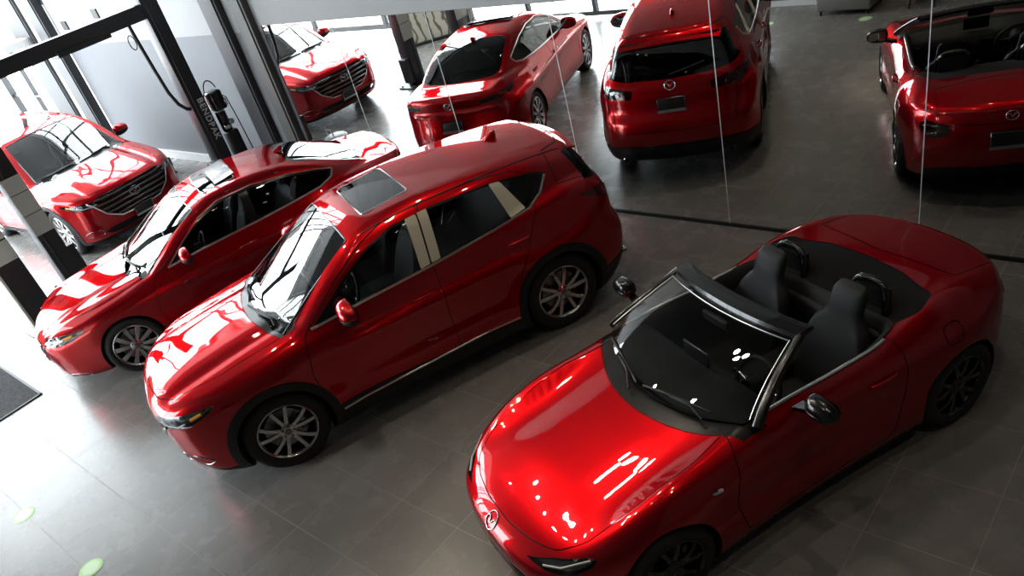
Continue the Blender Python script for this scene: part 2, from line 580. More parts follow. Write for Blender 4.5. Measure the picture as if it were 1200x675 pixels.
def emblem(parent, S, z, sgn, w=.115, y=0.0, mt=None):
    """winged oval badge standing on the nose or tail skin"""
    bm = bmesh.new()
    a, b = w / 2, w * .40
    def place(u, v):
        zz = z + v; x = float(S.xsurf(u, zz, sgn))
        return (x + sgn * .006, u, zz)
    bm_tube(bm, [place(a * math.cos(t), b * math.sin(t)) for t in np.linspace(0, 2 * PI, 40, endpoint=False)], .0042, 8, closed=True)
    wing = [(-.92, .18), (-.6, .30), (-.32, .18), (0, -.22), (.32, .18), (.6, .30), (.92, .18)]
    f1 = spl([(i / 6, p[0]) for i, p in enumerate(wing)]); f2 = spl([(i / 6, p[1]) for i, p in enumerate(wing)])
    ts = np.linspace(0, 1, 25)
    bm_tube(bm, [place(a * float(f1(t)), b * float(f2(t)) * 1.2) for t in ts], .0042, 8)
    return obj_bm('emblem', bm, mt or CHROME, parent, smooth=50)

def plate(parent, S, z, sgn, w=.30, h=.15):
    x = float(S.xsurf(0.0, z, sgn)); x2 = float(S.xsurf(0.0, z + h / 2, sgn)); x1 = float(S.xsurf(0, z - h / 2, sgn))
    ang = math.atan2(x2 - x1, h)
    off = max(x, (x1 + x2) / 2) if sgn > 0 else min(x, (x1 + x2) / 2)
    bm = bmesh.new()
    bm_box(bm, (-.008, -w / 2, -h / 2), (.008, w / 2, h / 2), .004, 2)
    o = obj_bm('licence_plate', bm, PLATE, parent, smooth=40)
    o.location = (off + sgn * .014, 0, z)
    o.rotation_euler = (0, ang, 0)
    bm = bmesh.new()
    fx0, fx1 = (.004, .014) if sgn > 0 else (-.014, -.004)
    bm_box(bm, (fx0, -w / 2 - .008, h / 2 - .008), (fx1, w / 2 + .008, h / 2 + .006), .002, 1)
    for s in (-1, 1):
        bm_box(bm, (fx0, s * (w / 2) - .008, -h / 2 + .022), (fx1, s * (w / 2) + .008, h / 2 - .008), .002, 1)
    obj_bm('plate_frame', bm, DCHROME, o, smooth=40)
    bm = bmesh.new()
    bm_box(bm, (fx0, -w / 2 - .008, -h / 2 - .006), (fx1, w / 2 + .008, -h / 2 + .024), .002, 1)
    tag(obj_bm('frame_strip', bm, WHITEP, o, smooth=40), 'white lower strip of plate frame')
    return o

def wiper(parent, S, pts, up=(0, 0, 1), off=.02, name='wiper'):
    """pts (y,z) on the windshield skin"""
    bm = bmesh.new()
    P = []
    ys = np.interp(np.linspace(0, 1, 16), np.linspace(0, 1, len(pts)), [p[0] for p in pts])
    zs = np.interp(np.linspace(0, 1, 16), np.linspace(0, 1, len(pts)), [p[1] for p in pts])
    for yy, zz in zip(ys, zs):
        P.append((float(S.xsurf(abs(yy), zz, 1)) + off, yy, zz))
    bm_tube(bm, P, .009, 6)
    Q = [P[0]] + [(p[0] + .018, p[1], p[2] + .012) for p in P[2:10]]
    Q[0] = (P[0][0] + .05, P[0][1] , P[0][2] - .03)
    bm_tube(bm, Q, .011, 6)
    return obj_bm(name, bm, BLACKP, parent, smooth=60)

def skin_tube(bm, S, pts, rad, side=1, off=0.0, n=6, dens=4, flat=1.0):
    """tube along a line of (x,z) points lying on the side skin"""
    X = np.interp(np.linspace(0, len(pts) - 1, (len(pts) - 1) * dens + 1), range(len(pts)), [p[0] for p in pts])
    Z = np.interp(np.linspace(0, len(pts) - 1, (len(pts) - 1) * dens + 1), range(len(pts)), [p[1] for p in pts])
    Y = S.ysurf(X, Z) + off
    bm_tube(bm, [(x, y * side, z) for x, y, z in zip(X, Y, Z)], rad, n, flat=flat)

def handle(parent, S, x, z, side, mt):
    bm = bmesh.new()
    xs = np.linspace(x - .10, x + .10, 12)
    y = S.ysurf(xs, np.full(12, z))
    P = [(xx, (yy + .004 + .022 * math.sin(PI * i / 11) ** .5) * side, z + .006 * math.sin(PI * i / 11)) for i, (xx, yy) in enumerate(zip(xs, y))]
    bm_tube(bm, P, [.008] + [.0125] * 10 + [.008], 8, flat=1.25)
    return obj_bm('door_handle', bm, mt, parent, smooth=60)

def rbox_obj(name, lo, hi, bev, m, parent, seg=4, rot=None):
    bm = bmesh.new()
    bm_box(bm, lo, hi, bev, seg)
    if rot is not None:
        bmesh.ops.transform(bm, matrix=rot, verts=bm.verts[:])
    return obj_bm(name, bm, m, parent, smooth=60)

def seat(parent, x, y, z, w=.50, back=.62, lean=22, m=None, integral=False, bench=False):
    """cushion (the part), backrest and headrest below it"""
    m = m or LEATHER
    def sect(cx, cz, hw, th, tilt, bol, n=24):
        # cross-section of padding, bolsters forward at both sides
        out = []
        t = np.linspace(0, 2 * PI, n, endpoint=False)
        ct, stt = math.cos(tilt), math.sin(tilt)
        for k in t:
            u = math.copysign(abs(math.cos(k)) ** .55, math.cos(k)) * hw
            v = math.copysign(abs(math.sin(k)) ** .6, math.sin(k)) * th
            if v > 0: v += bol * (abs(u) / hw) ** 3
            out.append((u, v))
        return [(cx + v * ct, y + u, cz + v * stt) for u, v in out]
    bm = bmesh.new()
    loops = []
    for t, hw, th in ((0, .8, .4), (.06, .97, .9), (.3, 1, 1), (.7, 1, 1), (.94, .96, .95), (1, .82, .45)):
        xx = x - .02 + .50 * t
        n = 24; lp = []
        for k in np.linspace(0, 2 * PI, n, endpoint=False):
            u = math.copysign(abs(math.cos(k)) ** .55, math.cos(k)) * w / 2 * hw
            v = math.copysign(abs(math.sin(k)) ** .6, math.sin(k)) * .075 * th
            if v > 0 and not bench: v += .035 * (abs(u) / (w / 2)) ** 3
            lp.append((xx, y + u, z + v + .05 * t))
        loops.append(lp)
    bm_loft(bm, loops)
    cu = obj_bm('seat', bm, m, parent, smooth=70)
    L = math.radians(lean)
    bm = bmesh.new(); loops = []
    top = 1.0
    prof = ((0, .86, .7), (.08, .95, 1), (.35, 1, 1), (.65, .94, .95), (.88, .74, .85), (1, .55, .45))
    if integral:
        prof = ((0, .86, .7), (.08, .95, 1), (.35, 1, 1), (.55, .95, .95), (.68, .78, .85), (.74, .56, .75), (.82, .52, .8), (.95, .50, .75), (1, .40, .4))
    for t, hw, th in prof:
        d = back * t
        cx = x + .02 - d * math.sin(L); cz = z + .06 + d * math.cos(L)
        loops.append(sect(cx, cz, w / 2 * hw, .065 * th, L * -1 + 0, 0 if bench or (integral and t > .7) else .045))
    bm_loft(bm, loops)
    obj_bm('backrest', bm, m, cu, smooth=70)
    if not integral:
        for hy in ((0,) if not bench else (-.38, .38)):
            d = back + .10
            bm = bmesh.new(); loops = []
            for t, hw, th in ((-.5, .7, .5), (-.38, 1, 1), (.3, 1, 1), (.5, .75, .5)):
                dd = d + .19 * t
                cx = x + .035 - dd * math.sin(L); cz = z + .06 + dd * math.cos(L)
                l = sect(cx, cz, .13 * hw, .05 * th, -L, 0)
                loops.append([(p[0], p[1] + hy, p[2]) for p in l])
            bm_loft(bm, loops)
            obj_bm('headrest', bm, m, cu, smooth=70)
    return cu

def steering_wheel(parent, x, y, z, tilt=25, R=.185):
    bm = bmesh.new()
    Mx = Matrix.Translation((x, y, z)) @ Matrix.Rotation(math.radians(-tilt), 4, 'Y')
    P = [Mx @ Vector((0, R * math.cos(t), R * math.sin(t))) for t in np.linspace(0, 2 * PI, 40, endpoint=False)]
    bm_tube(bm, P, .0155, 10, closed=True)
    o = obj_bm('steering_wheel', bm, LEATHER, parent, smooth=60)
    bm = bmesh.new()
    for a in (0.12, PI - .12, -PI / 2 - .25, -PI / 2 + .25):
        bm_tube(bm, [Mx @ Vector((.02, .05 * math.cos(a), .05 * math.sin(a))), Mx @ Vector((.008, R * .6 * math.cos(a), R * .6 * math.sin(a))), Mx @ Vector((0, R * math.cos(a), R * math.sin(a)))], .014, 8, flat=.5)
    obj_bm('wheel_spokes', bm, DCHROME, o, smooth=60)
    bm = bmesh.new()
    bm_lathe(bm, [(.0005, -.02), (.05, -.018), (.068, -.005), (.066, .03), (.05, .10)], 28, axis='x')
    bmesh.ops.transform(bm, matrix=Mx, verts=bm.verts[:])
    obj_bm('wheel_hub', bm, BLACKP, o, smooth=60)
    return o

def dashboard(parent, x, z, hw, depth=.55, scr=True, m=None):
    """x, z: front top edge at the windshield base"""
    bm = bmesh.new()
    pr = [(x + .02, z - .03), (x - depth * .35, z + .0), (x - depth * .68, z - .015), (x - depth * .80, z - .06), (x - depth * .82, z - .17), (x - depth * .74, z - .30), (x - depth * .5, z - .42), (x + .02, z - .42)]
    loops = []
    for yy in np.linspace(-hw, hw, 25):
        k = 1 - .10 * (yy / hw) ** 2
        cl = .035 * math.exp(-((yy - .36) / .16) ** 4)
        loops.append([(x + (px - x) * k - .18 * 0 - .30 * yy * yy * .5, yy, pz + (cl if 1 <= i <= 3 else 0)) for i, (px, pz) in enumerate(pr)])
    bm_loft(bm, loops)
    o = obj_bm('dashboard', bm, m or DASH, parent, smooth=50)
    if scr:
        rbox_obj('dash_screen', (x - depth * .70, -.12, z + .005), (x - depth * .67, .12, z + .125), .006, SCREEN, o)
    for yy in (-.55, -.11, .11, .55):
        rbox_obj('air_vent', (x - depth * .835 - .05 * yy * yy, yy - .055, z - .135), (x - depth * .79 - .05 * yy * yy, yy + .055, z - .085), .01, BLACKG, o)
    return o

# ------------------------------------------------------------------ whole closed-roof car
def lamp_cluster(S, parent, label, side, depth, housing_mat, lens_mat, name, extra=None):
    V, T, N = S.get([label], 0.0, side)
    if len(T) == 0: return None
    lens = obj_np(name, V, T, lens_mat, parent, N)
    # housing: set-back copy plus the skirt that joins its rim to the lens
    V2, T2, N2 = S.get([label], depth, side)
    e = np.concatenate([T2[:, [0, 1]], T2[:, [1, 2]], T2[:, [2, 0]]])
    key = np.sort(e, 1); u, idx, cnt = np.unique(key, axis=0, return_index=True, return_counts=True)
    be = e[idx[cnt == 1]]
    n = len(V2)
    F = T2.tolist() + [[a, b, b + n, a + n] for a, b in be.tolist()]
    cen = V2.mean(0)
    V2b = cen + (V2 - cen) * np.array([.97, .97, .92])
    obj_np('lamp_housing', np.concatenate([V2b, V - N * .002]), F, housing_mat, lens, smooth=True)
    return lens

def build_car(root, c):
    F = make_field(c)
    S = Shell(F, *c['seg'], ds=c.get('ds', .016), nth=c.get('nth', 190), nph=c.get('nph', 62))
    xf, xr_ = c['wb'] / 2, -c['wb'] / 2
    zw = c['R']
    clad = c.get('clad')
    # --- cuts
    if 'dlo' in c:
        lim = c.get('dlo_depth', .035)
        def fd(poly):
            return lambda V, q=poly: np.minimum(np.minimum(sd_poly(V[:, 0], V[:, 2], q), F.side(V) + lim), A(V) - .4)
        S.panel('dlo', fd(c['dlo']))
        for i, q in enumerate(c['wins']): S.panel('win%d' % i, fd(q), ('dlo',))
        for i, q in enumerate(c.get('strips', [])): S.panel('strip%d' % i, fd(q), ('dlo',) + tuple('win%d' % j for j in range(len(c['wins']))))
    if 'wspoly' in c:
        q = c['wspoly']
        S.panel('ws', lambda V: np.minimum(np.minimum(sd_poly(A(V), V[:, 2], q), V[:, 0] - 0.0 + .3), .03 - np.abs(F.ws(V))), ('body',))
        if 'cowl' in c:
            q3 = c['cowl']; S.panel('cowl', f_top(q3, .6), ('body',))
        q2 = c['blpoly']; bd = c.get('bldepth', .03)
        S.panel('bl', lambda V: np.minimum(np.minimum(sd_poly(A(V), V[:, 2], q2), -V[:, 0]), bd - np.abs(F.bl(V))), ('body',))
    if 'sunroof' in c:
        S.panel('sun', f_top(c['sunroof'], 1.2), ('body',), gap=.007)
    S.panel('lamp', f_diag(c['lamp']), ('body',))
    S.panel('tail', f_rdiag(c['taillamp']), ('body',))
    for nm, q in c.get('front', {}).items(): S.panel(nm, f_front(q), ('body', 'grille'))
    for nm, q in c.get('rear', {}).items(): S.panel(nm, f_rear(q), ('body',))
    if clad:
        for xc in (xf, xr_): S.panel('clad', f_circ(xc, zw + .01, clad['R']), ('body',))
        S.panel('clad', lambda V: clad['z'](V[:, 0]) - V[:, 2], ('body', 'grille'))
    for xc in (xf, xr_):
        S.panel('void', f_circ(xc, zw + .005, c['arch'], .38), ('body', 'clad', 'gap'))
    if 'cockpit' in c:
        S.panel('soft', f_top(c['soft'], .6), ('body',))
        S.panel('void', f_top(c['cockpit'], .6), ('body', 'soft'))
        S.panel('cowl', f_top(c['cowl'], .6), ('body',))
    S.panel('hood', f_top(c['hood'], .45), ('body',), gap=.0035)
    for i, q in enumerate(c['doors']): S.panel('door%d' % i, f_side(q), ('body', 'clad') if False else ('body',), gap=.0035)
    if 'lid' in c: S.panel('lid', c['lid'], ('body',), gap=.0035)
    if 'fuel' in c: S.panel('body', f_side(c['fuel'], .5), ('body',), gap=.003)
    # --- body
    V, T, N = S.get(['body']); V2, T2, N2 = S.get(['gap'], .007)
    # arch return lips
    lips = []
    for xc in (xf, xr_):
        ang = np.linspace(-.25, PI + .25, 60)
        X = xc + c['arch'] * np.cos(ang); Z = zw + .005 + c['arch'] * np.sin(ang)
        Y = S.ysurf(X, np.maximum(Z, .2))
        for sd in (1, -1):
            lipV, lipF = [], []; b = 0; lips.append((lipV, lipF))
            for k in range(60):
                lipV.append((X[k], Y[k] * sd, Z[k])); lipV.append((X[k], (Y[k] - .05) * sd, Z[k]))
            for k in range(59):
                q = [b + 2 * k, b + 2 * k + 1, b + 2 * k + 3, b + 2 * k + 2]
                lipF.append(q if sd > 0 else q[::-1])
    nV = len(V); nG = len(V2)
    Vall = np.concatenate([V, V2]); Tall = T.tolist() + (T2 + nV).tolist()
    body = obj_np('body', Vall, Tall, [c['paint'], GAP], root, np.concatenate([N, N2]), mi=[0] * len(T) + [1] * len(T2))
    for lipV, lipF in lips: obj_np('arch_lip', lipV, lipF, GAP, body)
    V, T, N = S.get(['hood']); obj_np('hood', V, T, c['paint'], root, N)
    if 'lid' in c:
        V, T, N = S.get(['lid']); obj_np(c.get('lidname', 'trunk_lid'), V, T, c['paint'], root, N)
    if clad:
        V, T, N = S.get(['clad'], -.006); tag(obj_np('cladding', V, T, BLACKP, root, N), 'matt black plastic cladding')
    if 'cowl' in S.names:
        V, T, N = S.get(['cowl'], .004); obj_np('cowl', V, T, COWLM, root, N)
    doors = {}
    for i, q in enumerate(c['doors']):
        for sd in (1, -1):
            V, T, N = S.get(['door%d' % i], 0, sd)
            doors[i, sd] = obj_np('door', V, T, c['paint'], root, N)
            hx, hz = c['handles'][i]
            handle(doors[i, sd], S, hx, hz, sd, c.get('handlemat', c['paint']))
    # --- glass
    if 'dlo' in c:
        V, T, N = S.get(['dlo'], .002); obj_np('pillar_trim', V, T, BLACKG, root, N)
        for i in range(len(c['wins'])):
            for sd in (1, -1):
                V, T, N = S.get(['win%d' % i], .004, sd)
                obj_np('side_window', V, T, M_GLASS if i in c.get('clearwins', (0,)) else M_DARKGLASS, root, N)
        for i in range(len(c.get('strips', []))):
            for sd in (1, -1):
                V, T, N = S.get(['strip%d' % i], -.002, sd)
                tag(obj_np('protective_film', V, T, CREAM, root, N), 'cream protective film on window pillar')
        for sd in (1, -1):
            bm = bmesh.new(); skin_tube(bm, S, c['belt'], .0085, sd, .002, flat=1.3)
            for ln in c.get('chrome', []): skin_tube(bm, S, ln, .006, sd, .002)
            obj_bm('window_trim', bm, TRIMB, root, smooth=60)
            for sn in c.get('roofditch', []):
                bm = bmesh.new(); 
                P = [(x, a * sd, float(S.zsurf(x, a)) + .001) for x, a in sn]
                bm_tube(bm, P, .006, 6); obj_bm('roof_molding', bm, BLACKP, root, smooth=60)
        V, T, N = S.get(['ws'], .003); obj_np('windshield', V, T, M_WS, root, N)
        V, T, N = S.get(['bl'], .003); rg = obj_np('rear_window', V, T, M_DARKGLASS, root, N)
        # dark frit rim round the windshield
        bm = bmesh.new()
        e = c['wsrim']
        P = [(float(S.xsurf(abs(a), z, 1)) + .001, a, z) for a, z in e]
        bm_tube(bm, P, .008, 6); obj_bm('windshield_seal', bm, BLACKG, root, smooth=60)
        if 'sunroof' in c:
            V, T, N = S.get(['sun'], -.001); so = obj_np('sunroof', V, T, M_DARKGLASS if not c.get('sunblack') else BLACKG, root, N)
            P2 = c['sunroof']
            full = [(x, a) for x, a in P2 if a > .0] 
            line = full + [(x, -a) for x, a in full[::-1]]
            bm = bmesh.new(); bm_tube(bm, [(x, a, float(S.zsurf(x, abs(a))) + .002) for x, a in line], .006, 6, closed=True)
            obj_bm('sunroof_trim', bm, TRIMB, so, smooth=60)
            if c.get('suntilt'):
                x0, x1, hw = c['suntilt']
                bm = bmesh.new()
                loops = []
                for xx, up in ((x0, .012), ((x0 + x1) / 2, .022), (x1, .04)):
                    ys = np.linspace(-hw, hw, 9)
                    top = [(xx, yy, float(S.zsurf(xx, abs(yy))) + up) for yy in ys]
                    loops.append(top + [(p[0], p[1], p[2] - .012) for p in top[::-1]])
                bm_loft(bm, loops)
                obj_bm('tilted_glass', bm, BLACKG, so, smooth=40)
    # --- lamps and front
    for sd in (1, -1):
        ln = lamp_cluster(S, root, 'lamp', sd, .05, DCHROME, M_LENS, 'headlight')
        for (px, py, pz, r) in c['projectors']:
            bm = bmesh.new(); bmesh.ops.create_uvsphere(bm, u_segments=20, v_segments=12, radius=r)
            o = obj_bm('projector', bm, CHROME, ln, smooth=60); o.location = (px, py * sd, pz)
        if 'drl' in c:
            bm = bmesh.new()
            P = []
            for a, z in c['drl']:
                P.append((float(S.xsurf(a, z, 1)) - .012, a * sd, z))
            bm_tube(bm, P, .008, 6); obj_bm('running_light', bm, WHITEP, ln, smooth=60)
        if 'amber' in c:
            bm = bmesh.new()
            P = [(float(S.xsurf(a, z, 1)) - .02, a * sd, z) for a, z in c['amber']]
            bm_tube(bm, P, .016, 8); obj_bm('turn_signal', bm, AMBER, ln, smooth=60)
        tl = lamp_cluster(S, root, 'tail', sd, .03, TAILD, TAIL, 'taillight')
        if 'tailrings' in c:
            for (a, z, r) in c['tailrings']:
                bm = bmesh.new()
                P = [(float(S.xsurf(a + r * math.cos(t), z + r * .8 * math.sin(t), -1)) - .003, (a + r * math.cos(t)) * sd, z + r * .8 * math.sin(t)) for t in np.linspace(0, 2 * PI, 24, endpoint=False)]
                bm_tube(bm, P, .005, 6, closed=True); obj_bm('lamp_ring', bm, TAIL, tl, smooth=60)
    if 'grille' in S.names:
        V, T, N = S.get(['grille'], .035); g = obj_np('grille', V, T, GAP, root, N)
        z0, z1, nb = c['bars']
        for k in range(nb):
            z = z0 + (z1 - z0) * (k + .5) / nb
            w = c['barw'](z)
            bm = bmesh.new()
            bm_tube(bm, [(float(S.xsurf(abs(a), z, 1)) - .008, a, z) for a in np.linspace(-w, w, 25)], c.get('barr', .011), 6)
            obj_bm('grille_bar', bm, c.get('barmat', BLACKG), g, smooth=60)
        bm = bmesh.new()
        wing = c['wing']; full = [(-a, z) for a, z in wing[::-1]] + list(wing[1:])
        bm_tube(bm, [(float(S.xsurf(abs(a), z, 1)) + .002, a, z) for a, z in full], .013, 8); obj_bm('grille_wing', bm, c.get('wingmat', CHROME), g, smooth=60)
    for nm, off, m, pn in (('intake', .03, GAP, 'lower_intake'), ('fogpod', -.001, c['paint'], 'fog_pod'), ('valance', -.004, BLACKP, 'rear_valance')):
        if nm in S.names:
            for sd in ((1, -1) if nm == 'fogpod' else (0,)):
                V, T, N = S.get([nm], off, sd); obj_np(pn, V, T, m, root, N)
    if 'fogpod' in c.get('front', {}):
        for sd in (1, -1):
            bm = bmesh.new()
            bm_tube(bm, [(float(S.xsurf(a, z, 1)) + .002, a * sd, z) for a, z in c['front']['fogpod'][::2]], .006, 6, closed=True)
            obj_bm('fog_trim', bm, DCHROME, root, smooth=60)
    if 'frontplate' in c: plate(root, S, c['frontplate'], 1)
    plate(root, S, c['rearplate'], -1)
    emblem(root, S, c['emb_f'], 1, c.get('embw', .13)); emblem(root, S, c['emb_r'], -1, c.get('embw', .13) * .9)
    # --- running gear
    for xc in (xf, xr_):
        for sd in (1, -1):
            make_wheel(root, xc, c['ytyre'], zw, c['R'], c['rim'], c['tw'], c['wheel'], sd)
    bm = bmesh.new()
    for xc in (xf, xr_):
        for sd in (1, -1):
            ang = np.linspace(-.35, PI + .35, 40)
            yo = c['ytyre'] - .03
            A0 = [bm.verts.new((xc + (c['arch'] + .012) * math.cos(t), yo * sd, zw + .005 + (c['arch'] + .012) * math.sin(t))) for t in ang]
            A1 = [bm.verts.new((v.co.x, .45 * sd, v.co.z)) for v in A0]
            for k in range(39): bm.faces.new((A0[k], A0[k + 1], A1[k + 1], A1[k]))
            bm.faces.new(A1)
    bm_box(bm, (xr_ - .25, -.45, c.get('zb', .17) + .01), (xf + .2, .45, c.get('zb', .17) + .06), .02)
    obj_bm('wheel_liner', bm, GAP, root)
    # exhaust tips
    for (xx, yy, zz) in c.get('exhaust', []):
        for sd in c.get('exsides', (1, -1)):
            bm = bmesh.new()
            bm_lathe(bm, [(.036, -.10), (.038, .0), (.034, .002), (.031, -.004), (.030, -.10)], 24, axis='x')
            for v in bm.verts: v.co.x = -v.co.x
            o = obj_bm('exhaust_tip', bm, CHROME, root, smooth=40); o.location = (xx, yy * sd, zz)
    # --- mirrors
    for sd in (1, -1):
        door_mirror(root, *c['mirror'], sd, c.get('mircap', c['paint']), c.get('mirsc', 1.0), c.get('mirblack', False))
    # --- fin
    if 'fin' in c:
        x, h = c['fin']; z = float(S.zsurf(x, 0.0)) - .004
        bm = bmesh.new()
        loops = []
        for t, hw in ((0, .034), (.35, .026), (.75, .014), (1, .004)):
            lp = []
            xl, xh = x - .085 - .012 * t, x + .085 - .135 * t
            for k in np.linspace(0, 2 * PI, 16, endpoint=False):
                lp.append(((xl + xh) / 2 + (xh - xl) / 2 * math.cos(k), hw * math.sin(k), z + h * t))
            loops.append(lp)
        bm_loft(bm, loops); obj_bm('roof_antenna', bm, c['paint'], root, smooth=60)
    for w in c.get('wipers', []): wiper(root, S, w)
    return S

# ------------------------------------------------------------------ the four cars
def arc(x0, k, a0, a1, n=9):
    return [(x0 - k * a * a, a, .0) for a in np.linspace(a0, a1, n)]

CROSS = dict(
    wb=2.698, R=.364, rim=.250, tw=.225, ytyre=.885, arch=.405, wheel='twin', paint=RED, seg=(-1.55, 1.55, .62),
    W=[(-2.3, .80), (-1.9, .885), (-1.349, .925), (-.6, .905), (0, .90), (.7, .908), (1.349, .925), (1.8, .895), (2.2, .80)],
    prof=[(.15, -.06), (.3, -.012), (.45, 0), (.6, -.014), (.76, -.012), (.88, 0), (1.0, -.022), (1.1, -.058), (1.2, -.10), (1.35, -.16)],
    top=[(2.35, .84), (2.22, .925), (2.0, .995), (1.6, 1.065), (1.2, 1.115), (1.05, 1.13), (.5, 1.17), (-.3, 1.19), (-1.2, 1.27), (-1.9, 1.29), (-2.3, 1.2)],
    crown=[(-3, .05), (0, .02), (1.0, .09), (2.3, .14)], kt=.11, kf=.10, kr=.12,
    nose=[(.15, 2.06), (.25, 2.17), (.4, 2.235), (.55, 2.25), (.7, 2.255), (.85, 2.245), (.93, 2.20), (1.05, 2.06)],
    fplan=[(0, 0), (.3, .014), (.5, .055), (.65, .125), (.8, .29), (.9, .52), (1.0, .8)],
    tail=[(.15, -2.0), (.3, -2.16), (.5, -2.25), (.7, -2.26), (.85, -2.20), (1.0, -2.185), (1.1, -2.16), (1.3, -2.02)],
    rplan=[(0, 0), (.4, .03), (.65, .09), (.8, .18), (.9, .34), (1.0, .55)],
    flare=lambda x, z: .018 * (np.exp(-((np.hypot(x - 1.349, z - .37) - .46) / .10) ** 2) + np.exp(-((np.hypot(x + 1.349, z - .37) - .46) / .10) ** 2)),
    bulge=lambda x, a: -.010 * np.exp(-((a - .54 + .04 * (1.6 - x)) / .07) ** 2) * (x > 1.0) + .006 * np.exp(-((a - .36) / .14) ** 2) * (x > 1.0),
    green=dict(zb=1.15, Yg=[(1.1, .79), (.5, .82), (0, .83), (-1, .815), (-1.6, .77), (-2.2, .67)], tum=.30, tq=.24,
               roof=[(.7, 1.49), (.25, 1.592), (-.2, 1.655), (-.7, 1.665), (-1.2, 1.65), (-1.6, 1.615), (-2.0, 1.555)],
               ws=[(1.0, 1.27), (1.08, 1.145), (1.2, .965), (1.35, .725), (1.46, .53), (1.58, .28), (1.66, .09)],
               bl=[(1.0, -2.16), (1.15, -2.125), (1.3, -2.06), (1.45, -1.98), (1.6, -1.86)], wc=.33, bc=.22, wcos=.56, bcos=.9, ks=.15, kw=.06, kb=.08),
    dlo=rpoly([(.80, 1.105), (.33, 1.137), (-.25, 1.16), (-.9, 1.20), (-1.26, 1.235), (-1.42, 1.30, .03), (-1.535, 1.425, .02), (-1.42, 1.465, .03), (-1.05, 1.527), (-.5, 1.56), (-.1, 1.545), (.16, 1.475), (.45, 1.33)], .05),
    wins=[rpoly([(.56, 1.125), (.33, 1.147), (-.18, 1.168), (-.235, 1.535), (-.1, 1.53), (.16, 1.458), (.43, 1.32), (.58, 1.21)], .03),
          rpoly([(-.37, 1.178), (-.9, 1.212), (-1.08, 1.228), (-1.02, 1.515), (-.5, 1.543), (-.42, 1.545)], .02),
          rpoly([(-1.24, 1.248), (-1.39, 1.31), (-1.49, 1.415), (-1.41, 1.45), (-1.12, 1.50)], .02)],
    strips=[rpoly([(-.185, 1.168), (-.275, 1.173), (-.335, 1.552), (-.235, 1.548)], .006), rpoly([(-.29, 1.174), (-.375, 1.179), (-.435, 1.556), (-.35, 1.554)], .006),
            rpoly([(-1.075, 1.226), (-1.235, 1.245), (-1.11, 1.512), (-1.01, 1.526)], .01)],
    clearwins=(0, 1, 2),
    belt=[(.82, 1.10), (.33, 1.134), (-.25, 1.157), (-.9, 1.197), (-1.26, 1.232), (-1.42, 1.297), (-1.52, 1.41)],
    wspoly=rpoly([(-.1, 1.06), (.60, 1.05), (.69, 1.07), (.55, 1.545), (.3, 1.572), (-.1, 1.58)], .03),
    wsrim=[(.68, 1.09), (.62, 1.30), (.545, 1.54), (.3, 1.568), (0, 1.576), (-.3, 1.568), (-.545, 1.54), (-.62, 1.30), (-.68, 1.09)],
    cowl=rpoly(arc(1.22, .33, -.1, .70) + arc(1.07, .33, .70, -.1), .01),
    blpoly=rpoly([(-.1, 1.155), (.5, 1.165), (.70, 1.20), (.80, 1.30), (.72, 1.44), (.62, 1.50), (.45, 1.515), (-.1, 1.52)], .05), bldepth=.10,
    sunroof=rpoly([(.03, -.1), (.03, .385), (-.41, .385), (-.41, -.1)], .05),
    lamp=rpoly([(-1.73, .775), (-1.70, .83), (-1.30, .865), (-.86, .895), (-.93, .845), (-1.20, .755), (-1.5, .74)], .02),
    projectors=[(2.05, .60, .80, .035), (2.10, .52, .80, .03)], drl=[(.52, .775), (.60, .755), (.70, .755), (.76, .79)],
    amber=[(.79, .815), (.83, .85)],
    taillamp=rpoly([(-.90, 1.165), (-1.3, 1.135), (-1.72, 1.075), (-1.70, .985), (-1.35, 1.00), (-1.1, 1.06)], .03),
    tailrings=[(.62, 1.04, .035)],
    front={'grille': rpoly([(-.1, .80), (.42, .80), (.56, .75), (.42, .58), (.25, .50), (-.1, .48)], .03), 'intake': rpoly([(-.1, .30), (.38, .30), (.46, .35), (.40, .41), (-.1, .41)], .03),
           'fogpod': rpoly([(.50, .34), (.74, .33), (.80, .38), (.72, .44), (.52, .43)], .03)},
    bars=(.50, .78, 6), barw=lambda z: .24 + (z - .48) * .8 if z < .7 else .42, wing=[(0, .47), (.27, .495), (.42, .585), (.52, .70), (.60, .745)],
    rear={}, rearplate=.90, emb_f=.70, emb_r=1.10, frontplate=.40,
    clad=dict(R=.478, z=spl([(2.3, .22), (1.9, .24), (1.5, .33), (-1.4, .36), (-1.9, .42), (-2.3, .45)])),
    hood=rpoly(arc(1.225, .33, -.1, .70, 9) + [(1.6, .69, .03), (2.0, .60, .03), (2.12, .45, .05), (2.17, .2, .05), (2.175, -.1, .0)], .02),
    doors=[rpoly([(.90, .37), (.97, .75), (.90, 1.06), (.50, 1.35), (.2, 1.51), (-.05, 1.585), (-.375, 1.605), (-.285, 1.16), (-.27, .37)], .05),
           rpoly([(-.27, .37), (-.285, 1.16), (-.375, 1.605), (-.9, 1.592), (-1.25, 1.54), (-1.40, 1.46), (-1.33, 1.24), (-1.18, 1.05), (-1.02, .80), (-.93, .60), (-.87, .37)], .05)],
    handles=[(-.10, .96), (-1.06, 1.04)],
    lid=lambda V: np.minimum(np.minimum(.70 - A(V) + .10 * np.clip(V[:, 2] - 1.0, -1, 1), -1.6 - V[:, 0]), np.minimum(V[:, 2] - .62, 1.56 - V[:, 2])), lidname='tailgate',
    exhaust=[(-2.20, .60, .30)], mirror=(.50, .985, 1.175), mirsc=1.22, fin=(-1.36, .058),
    roofditch=[[(x, .60 - .05 * (x + .5) ** 2 * .4) for x in np.linspace(.12, -1.75, 16)]],
    wipers=[[(.50, 1.135), (-.05, 1.12)], [(-.10, 1.13), (-.62, 1.115)]],
)

